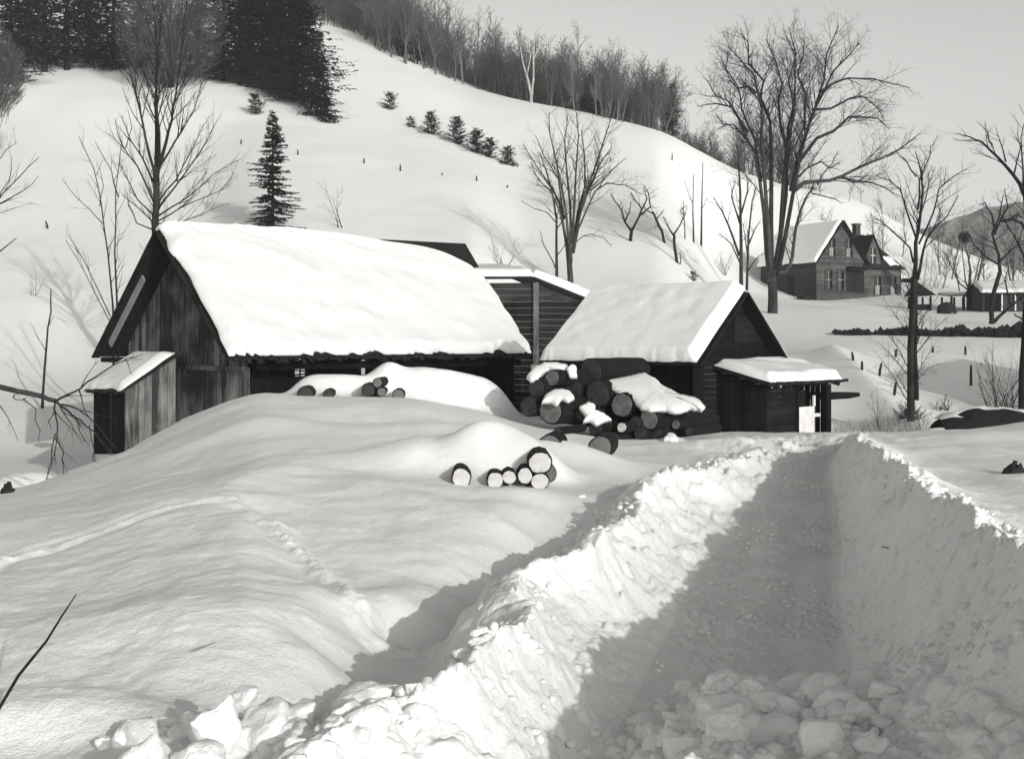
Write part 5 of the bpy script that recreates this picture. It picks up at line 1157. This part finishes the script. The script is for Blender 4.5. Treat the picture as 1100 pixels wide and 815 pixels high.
def small_heap(px, py, Y, wpx, hpx, label, name='heap', cat='heap', mt='darkbark'):
    c = at(px, py, Y); k = Y/F; mb = MB(); n = 24; m = 6
    for j in range(m+1):
        for i in range(n):
            a = 6.283*i/n; e = j/m; rr = math.cos(e*math.pi/2)**.7; mb.v.append(tuple(c+Vector((math.cos(a)*rr*wpx*k/2, math.sin(a)*rr*wpx*k*.4, math.sin(e*math.pi/2)*hpx*k-.15*(1-e)))+Vector(((sn(i*.9, j, 3))*.06, 0, (sn(i*.7, j, 4))*.08))))
    for j in range(m):
        for i in range(n): a = j*n+i; b = j*n+(i+1) % n; mb.f.append((a, b, b+n, a+n))
    tag(mb.build(name, M[mt], loc=tuple(c)), label, cat)
small_heap(1017,334,hit(1017,335,80,150).y-3,21,9,'low dark snow-edged heap standing between the shelter and the canopy')
small_heap(1090,508,hit(1096,507,8,30).y,22,8,'dark rock end breaking the snow at the right edge', 'rock', 'rock', 'stone')
small_heap(9,530,21.5,12,9,'dark pointed rock poking from the snow at the left edge', 'rock', 'rock', 'stone')
bb = hit(745,302,60,110); conifer(bb, 9/F*bb.y, 7/F*bb.y, 131, 'tiny dark evergreen tuft on the snow just over the mill roof', nb=8, dz=.12, tri=.2, dens=16, t0=.01, droop=0, prof=.6, name='evergreen_bush')
# posts
def post(px, py, hpx, lean, label, group=None, Y=None, r=.05, y0=34, y1=178):
    b = hit(px, py, y0, y1) if Y is None else Vector((gx(px,Y), Y, gz(gx(px,Y),Y))); k = b.y/F
    mb = MB(); mb.tube([b-Vector((0,0,.2)), b+Vector((lean*k*.5,0,hpx*k*.5)), b+Vector((lean*k,0,hpx*k))], [r,r*.95,r*.7], 6)
    tag(mb.build('fence_post', M['bark'], loc=tuple(b)), label, 'post', group)
for px, py, h, ln, lb in ((430,186,9,0,'thin fence post on the open slope, second from the left of its line'),(391,178,8,0,'leftmost thin post of the line on the open slope'),(512,199,10,0,'thickest fence post of the line on the open slope'),(475,192,6,0,'faint short post midway along the line on the slope'),(545,205,6,0,'rightmost faint post of the line on the slope'),
 (259,156,6,0,'short post on the snow left of the spruce tip'),(320,168,7,0,'short post on the snow right of the spruce tip'),(52,246,8,-3,'leaning stub of a post on the snow at far left'),(656,176,7,0,'tiny post below the ridge wood, left of the elm'),(722,173,8,0,'tiny post below the ridge wood close to the elm crown'),
 (917,387,9,-2,'crooked post in the snow below the stone wall, leftmost one'),(962,383,8,1,'short post between the stone wall and the shaded hollow left of the double tree'),(1002,378,6,0,'short post right of the double tree below the stone wall'),(1037,381,9,0,'post at the upper edge of the gable-shaped shadow'),(926,397,9,0,'thin post on the bank left of the pair of dry stems'),
 (944,404,14,3,'stout leaning post beside the two dry stems'),(960,424,14,3,'leaning post at the edge of the shaded hollow'),(1043,414,22,0,'thin stake standing inside the shaded hollow')):
    post(px, py, h, ln, lb, r=.055 if py > 300 else .07)
# twig bottom left
b = hit(-12,772,6,12); tw = MB(); p = [b-Vector((0,0,.1)), at(20,725,b.y-.05), at(50,688,b.y-.1), at(66,662,b.y-.15), at(82,638,b.y-.2)]
tw.tube(p, [.011,.010,.008,.006,.003], 6); tag(tw.build('twig', M['darkbark'], loc=tuple(b)), 'long dark bare twig sticking out of the snow at lower left', 'twig')
for (a, c, lb) in (((206,703),(232,694),'short straw-coloured twig lying on the snow above the big snow lumps'),((942,588),(955,594),'tiny dark twig lying on the shaded bank right of the road')):
    p0 = hit(*a, 6, 25); p1 = hit(*c, 6, 25); mb = MB(); mb.tube([p0+Vector((0,0,.01)), p0.lerp(p1,.5)+Vector((0,0,.015)), p1+Vector((0,0,.02))], [.006,.007,.003], 5); tag(mb.build('twig', M['grass' if a[0] < 500 else 'bark'], loc=tuple(p0)), lb, 'twig')
# dry grass on the bank
gr = MB(); r5 = random.Random(3)
for i in range(520):
    px = r5.uniform(895,1002); Y = r5.uniform(36,43); X = gx(px, Y)
    if px > 1000: continue
    z = gz(X, Y); hgt = r5.uniform(.15,.55)*(1.2 if 935 < px < 975 else .8); q = Vector((X, Y, z)); gr.tube([q, q+Vector((r5.gauss(0,.06), 0, hgt*.6)), q+Vector((r5.gauss(0,.12), 0, hgt))], [.006,.005,.002], 3, False)
tag(gr.build('dry_grass', M['grass']), 'sparse dry grass stalks on the sunlit bank right of the sawmill', 'grass', kind='stuff')

# ---------------------------------------------------------------- snow lumps
def lump(px, py, Y, wpx, hpx, dpx, seed, label, group, rot=0, angular=.5, lift=0):
    import bmesh
    if px > 600: Y = hit(px, py+hpx*.25, 6.5, 14).y
    bm = bmesh.new(); bmesh.ops.create_icosphere(bm, subdivisions=4, radius=1); k = Y/F
    c = at(px, py, Y); c.z -= hpx*k*.12; wpx *= .9; hpx *= .92; r6 = random.Random(seed); planes = [(Vector((r6.gauss(0,1), r6.gauss(0,1), r6.gauss(0,1))).normalized(), r6.uniform(.45,.85)) for _ in range(12)]
    for v in bm.verts:
        p = v.co.copy()
        for n_, d_ in planes:
            q = p.dot(n_)
            if q > d_: p -= n_*(q-d_)*(angular+.3)
        p *= 1+.13*sfbm(p.x*2.0+seed, p.y*2.0+p.z*1.7, seed, 5)+.03*abs(sn(p.x*9+seed, p.y*9+p.z*7, seed))
        x, y = p.x*wpx*k/2, p.y*dpx*k/2; z = p.z*hpx*k/2
        v.co = Vector((x*math.cos(rot)-z*math.sin(rot), y, x*math.sin(rot)+z*math.cos(rot)))
    me = bpy.data.meshes.new('snow_chunk'); bm.to_mesh(me); bm.free(); me.materials.append(M['snow'])
    me.polygons.foreach_set('use_smooth', [True]*len(me.polygons)); o = bpy.data.objects.new('snow_chunk', me); o.location = c; col.objects.link(o); tag(o, label, 'snow lump', group); return o
big = [(232,776,7.0,76,84,80,'tallest block of snow in the heap at the lower left of the road'),(286,776,7.2,74,74,80,'wide snow block leaning on the tallest one in the lower left heap'),(262,744,7.3,54,30,55,'flat capping snow slab at the top of the lower left heap'),(318,770,7.3,60,70,60,'snow block on the right shoulder of the lower left heap'),
 (160,808,6.6,80,60,80,'smooth rounded snow lump cut by the bottom edge left of the heap'),(215,815,6.6,70,50,70,'snow lump at the bottom edge under the tallest block'),(385,752,7.4,90,56,80,'rounded bright snow lump right of the gap in the heap'),(420,741,7.8,34,26,40,'pointed small snow lump behind the bright rounded one'),
 (345,800,6.9,80,40,70,'low snow lump under the gap in the heap'),(370,792,7.0,36,22,40,'broken snow crust piece beside the gap in the heap'),
 (778,785,7.7,74,56,60,'broad shaded snow lump at the bottom of the road'),(722,800,7.5,66,44,60,'shaded snow lump at the bottom of the road left of the broad one'),(770,812,7.2,60,26,50,'sunlit rounded snow cap on the bottom edge of the road'),(718,813,7.2,24,18,30,'small bright snow knob left of the sunlit cap'),(816,813,7.2,20,14,30,'tiny bright snow knob right of the sunlit cap'),
 (905,752,8.0,44,46,50,'knobbly shaded snow lump standing in the road end'),(960,756,7.9,36,40,40,'upright snow lump left of the bright-topped one'),(990,762,7.7,44,34,50,'bright-topped snow lump at the foot of the right bank'),(1005,788,7.4,56,44,60,'bright sunlit snow block near the lower right corner'),(938,800,7.2,46,44,50,'bright spiky snow lump on the bottom edge at right'),
 (880,790,7.6,60,60,60,'large shaded snow lump in the middle of the road end'),(840,760,8.0,50,40,50,'shaded snow lump behind the broad one in the road'),(1045,790,7.3,70,50,60,'shaded snow block by the lower right corner'),(1085,770,7.4,80,40,60,'snow ledge block at the right edge above the corner')]
for i, (px, py, Y, w_, h_, d_, lb) in enumerate(big): lump(px, py, Y, w_, h_, d_, 300+i, lb, 'big snow lumps thrown up at the road end', rot=rnd.uniform(-.4,.4))
def rubble():
    import bmesh
    bm = bmesh.new(); bmesh.ops.create_icosphere(bm, subdivisions=3, radius=1); V = [v.co.copy() for v in bm.verts]; Fc = [tuple(v.index for v in f.verts) for f in bm.faces]; bm.free()
    r9 = random.Random(55); protos_ = []
    for k_ in range(8):
        pl = [(Vector((r9.gauss(0,1), r9.gauss(0,1), r9.gauss(0,1))).normalized(), r9.uniform(.4,.8)) for _ in range(10)]; vs = []
        for p in V:
            p = p.copy()
            for n_, d_ in pl:
                q = p.dot(n_)
                if q > d_: p -= n_*(q-d_)*.85
            p *= 1+.16*sfbm(p.x*2.2+k_*9, p.y*2.2+p.z*1.9, k_, 4); vs.append(p)
        protos_.append(np.array([tuple(p) for p in vs]))
    out = MB()
    def add(x, y, s_, lift=.1):
        v = protos_[r9.randrange(8)]; a = r9.uniform(0,6.28); c_, n_ = math.cos(a), math.sin(a); sx, sy, sz = s_*r9.uniform(.7,1.3), s_*r9.uniform(.7,1.2), s_*r9.uniform(.5,.95)
        q = np.stack([(v[:,0]*c_-v[:,1]*n_)*sx+x, (v[:,0]*n_+v[:,1]*c_)*sy+y, v[:,2]*sz+gz(x,y)+s_*lift], 1); b0 = len(out.v); out.v += q.tolist(); out.f += [tuple(b0+i for i in t) for t in Fc]
    for i in range(330):    # heap across the road end at the bottom right
        y = 7.6+2.9*r9.random()**1.2; x = r9.uniform(float(RT['rl'](y))+.1, float(RT['rr'](y))+(.9 if y < 8.6 else .25))
        if HY-F*gz(x,y)/y < 738: continue
        add(x, y, r9.choice((.04,.05,.07,.09,.12,.15,.18))*(1 if y < 9.3 else .55), .12)
    for i in range(150):    # heap at the bottom left
        px = r9.uniform(120, 470); y = r9.uniform(6.6, 7.7); add(gx(px, y), y, r9.choice((.03,.05,.07,.10,.14)), .15)
    for i in range(130):    # along the outer foot of the left bank
        y = r9.uniform(7.5, 17); x = float(RT['xl'](y))-abs(r9.gauss(.25,.3)); add(x, y, r9.choice((.02,.03,.04,.06)), .1)
    o = out.build('snow_rubble', M['snow'], smooth=True); tag(o, 'broken clumps of snow heaped along the bottom of the road and banks', 'snow rubble', kind='stuff')
rubble()
# small debris: uncountable crumbs of snow along banks and road
def crumbs():
    r7 = random.Random(21); mb = MB()
    def one(x, y, s):
        z = gz(x, y)+s*.15; b0 = len(mb.v); c = Vector((x, y, z)); ph = (1+5**.5)/2
        V = [(-1,ph,0),(1,ph,0),(-1,-ph,0),(1,-ph,0),(0,-1,ph),(0,1,ph),(0,-1,-ph),(0,1,-ph),(ph,0,-1),(ph,0,1),(-ph,0,-1),(-ph,0,1)]
        sx, sy, sz = r7.uniform(.7,1.3), r7.uniform(.7,1.3), r7.uniform(.5,.9)
        for v in V:
            q = s*.5*r7.uniform(.8,1.2); mb.v.append((c.x+v[0]*q*sx, c.y+v[1]*q*sy, c.z+v[2]*q*sz))
        for f in ((0,11,5),(0,5,1),(0,1,7),(0,7,10),(0,10,11),(1,5,9),(5,11,4),(11,10,2),(10,7,6),(7,1,8),(3,9,4),(3,4,2),(3,2,6),(3,6,8),(3,8,9),(4,9,5),(2,4,11),(6,2,10),(8,6,7),(9,8,1)): mb.f.append(tuple(b0+i for i in f))
    for i in range(520):      # left of the left bank crest
        y = r7.uniform(6.5, 22); x = float(RT['xl'](y))+r7.gauss(-.35,.3); one(x, y, r7.uniform(.02,.07)**1.0*(1.2 if r7.random() < .1 else .7))
    for i in range(700):
        y = r7.uniform(6.6, 22); x = r7.uniform(float(RT['rl'](y)), float(RT['rr'](y))+.2); one(x, y, r7.uniform(.01,.035) if y > 9.5 else r7.uniform(.015,.08))
    for i in range(260):
        y = r7.uniform(6.6, 9.0); x = r7.uniform(float(RT['xl'](y))-.8, float(RT['rr'](y))+1.0); one(x, y, r7.uniform(.015,.06))
    for i in range(240):
        y = r7.uniform(6.6, 22); x = float(RT['xr'](y))+r7.gauss(.05,.15); one(x, y, r7.uniform(.015,.05))
    o = mb.build('snow_crumbs', M['snow'], smooth=True); tag(o, 'scattered crumbs of broken snow along the road banks', 'snow crumbs', kind='stuff')
crumbs()

# ---------------------------------------------------------------- unseen barn added to cast the gable shadow, outline traced back from it
def shadow_barn():
    tip = hit(1033,385,45,66); dist = 22.0; pk = tip+SUN_H*dist; te = math.tan(SUN_EL)
    def back(px, py): P = hit(px, py, 42, 66); t = (pk-P).dot(SUN_H); q = P+SUN_H*t; q.z += t*te; return q
    A = tip+SUN_H*dist; A.z = tip.z+dist*te; Lq = back(945,402); Rq = back(1082,408); zb = gz(pk.x, pk.y)-2.0
    root = empty('unseen_barn', (pk.x, pk.y, gz(pk.x, pk.y)), 'unseen board barn beyond the right edge, shaped to throw the gable-shaped shadow', 'barn')
    D = SUN_H*10.0; ins = Vector((SUN_H.y, -SUN_H.x, 0))
    for q, nm in ((Vector((0,0,0)), 'gable_wall'), (D, 'gable_wall')):
        m = MB(); off = SUN_H*(.25 if q.length < 1 else -.25)+q
        E = (Rq-Lq); E.z = 0; W = E.length; fr = Frame(Vector((Lq.x, Lq.y, 0))+off, E); sa = (Vector((A.x-Lq.x, A.y-Lq.y, 0))).dot(E.normalized())
        zt = lambda s: (Lq.z+(A.z-Lq.z)*s/sa if s < sa else A.z+(Rq.z-A.z)*(s-sa)/(W-sa))-.12
        plank_v(m, fr, 0, .25, W-.25, zb, zt, .3, seed=3, gap=.0); m.build(nm, M['boards'], root)
    for q in (Lq, Rq):
        m = MB(); plank_v(m, Frame(Vector((q.x, q.y, 0))+(ins*(.3) if (Rq-Lq).dot(ins)*(1 if q is Lq else -1) > 0 else ins*-.3), SUN_H), 0, .3, 9.7, zb, lambda s: q.z-.15, .3, seed=4, gap=.0); m.build('side_wall', M['boards'], root)
    rf = MB(); roof_slab(rf, Lq, Lq+D, A+D, A, .1); z3 = Vector((0,0,-.003)); roof_slab(rf, Rq, Rq+D, A+D+z3, A+z3, .1); rf.build('roof', M['roof'], root)
shadow_barn()

# ---------------------------------------------------------------- air
if HAZE:
    mb = MB(); mb.hexa([(-600,-70,-12),(700,-70,-12),(1500,1000,-12),(-1400,1000,-12),(-600,-70,150),(700,-70,150),(1500,1000,150),(-1400,1000,150)])
    m = bpy.data.materials.new('air'); m.use_nodes = True; nt = m.node_tree; nt.nodes.clear(); out = nt.nodes.new('ShaderNodeOutputMaterial'); v = nt.nodes.new('ShaderNodeVolumePrincipled')
    v.inputs['Color'].default_value = (.95,.95,.94,1); v.inputs['Density'].default_value = .00045; nt.links.new(v.outputs[0], out.inputs['Volume'])
    o = mb.build('haze', m); tag(o, 'thin pale haze in the winter air', 'haze', kind='stuff')

# ---------------------------------------------------------------- light, sky, camera
sc = bpy.context.scene
w = bpy.data.worlds.new('World'); sc.world = w; w.use_nodes = True; nt = w.node_tree; bg = nt.nodes['Background']
sky = nt.nodes.new('ShaderNodeTexSky'); sky.sky_type = 'NISHITA'; sky.sun_disc = False; sky.sun_elevation = SUN_EL; sky.sun_rotation = math.pi-SUN_AZ
sky.air_density = 1.0; sky.dust_density = 2.0
bw = nt.nodes.new('ShaderNodeRGBToBW'); tint = nt.nodes.new('ShaderNodeMix'); tint.data_type = 'RGBA'; tint.blend_type = 'MULTIPLY'; tint.inputs[0].default_value = 1.0
nt.links.new(sky.outputs[0], bw.inputs[0]); nt.links.new(bw.outputs[0], tint.inputs[6]); tint.inputs[7].default_value = (1.0,.985,.965,1)
tc = nt.nodes.new('ShaderNodeTexCoord'); sx_ = nt.nodes.new('ShaderNodeSeparateXYZ'); mr = nt.nodes.new('ShaderNodeMapRange'); mr.interpolation_type = 'SMOOTHERSTEP'
mr.inputs[1].default_value = .14; mr.inputs[2].default_value = .62; mr.inputs[3].default_value = 1.82; mr.inputs[4].default_value = .95
nt.links.new(tc.outputs['Generated'], sx_.inputs[0]); nt.links.new(sx_.outputs['Z'], mr.inputs[0])
mu = nt.nodes.new('ShaderNodeVectorMath'); mu.operation = 'SCALE'; nt.links.new(tint.outputs[2], mu.inputs[0]); nt.links.new(mr.outputs[0], mu.inputs['Scale']); nt.links.new(mu.outputs[0], bg.inputs['Color']); bg.inputs['Strength'].default_value = .12
sl = bpy.data.lights.new('sun', 'SUN'); sl.energy = 2.3; sl.angle = R(.5); sl.color = (1.0,.985,.96)
so = bpy.data.objects.new('sun', sl); col.objects.link(so)
sv = Vector((SUN_H.x*math.cos(SUN_EL), SUN_H.y*math.cos(SUN_EL), math.sin(SUN_EL))); so.rotation_euler = sv.to_track_quat('Z', 'Y').to_euler(); so.location = sv*50
cd = bpy.data.cameras.new('camera'); cam = bpy.data.objects.new('camera', cd); col.objects.link(cam); sc.camera = cam
cam.location = (0,0,0); cam.rotation_euler = (math.pi/2, 0, 0); cd.sensor_width = 36; cd.lens = 36*F/1100; cd.shift_y = -(407.5-HY)/1100; cd.clip_start = .1; cd.clip_end = 3000
sc.view_settings.view_transform = 'Standard'; sc.view_settings.look = 'None'; sc.view_settings.gamma = 1; sc.view_settings.use_curve_mapping = False; sc.view_settings.exposure = 0.0
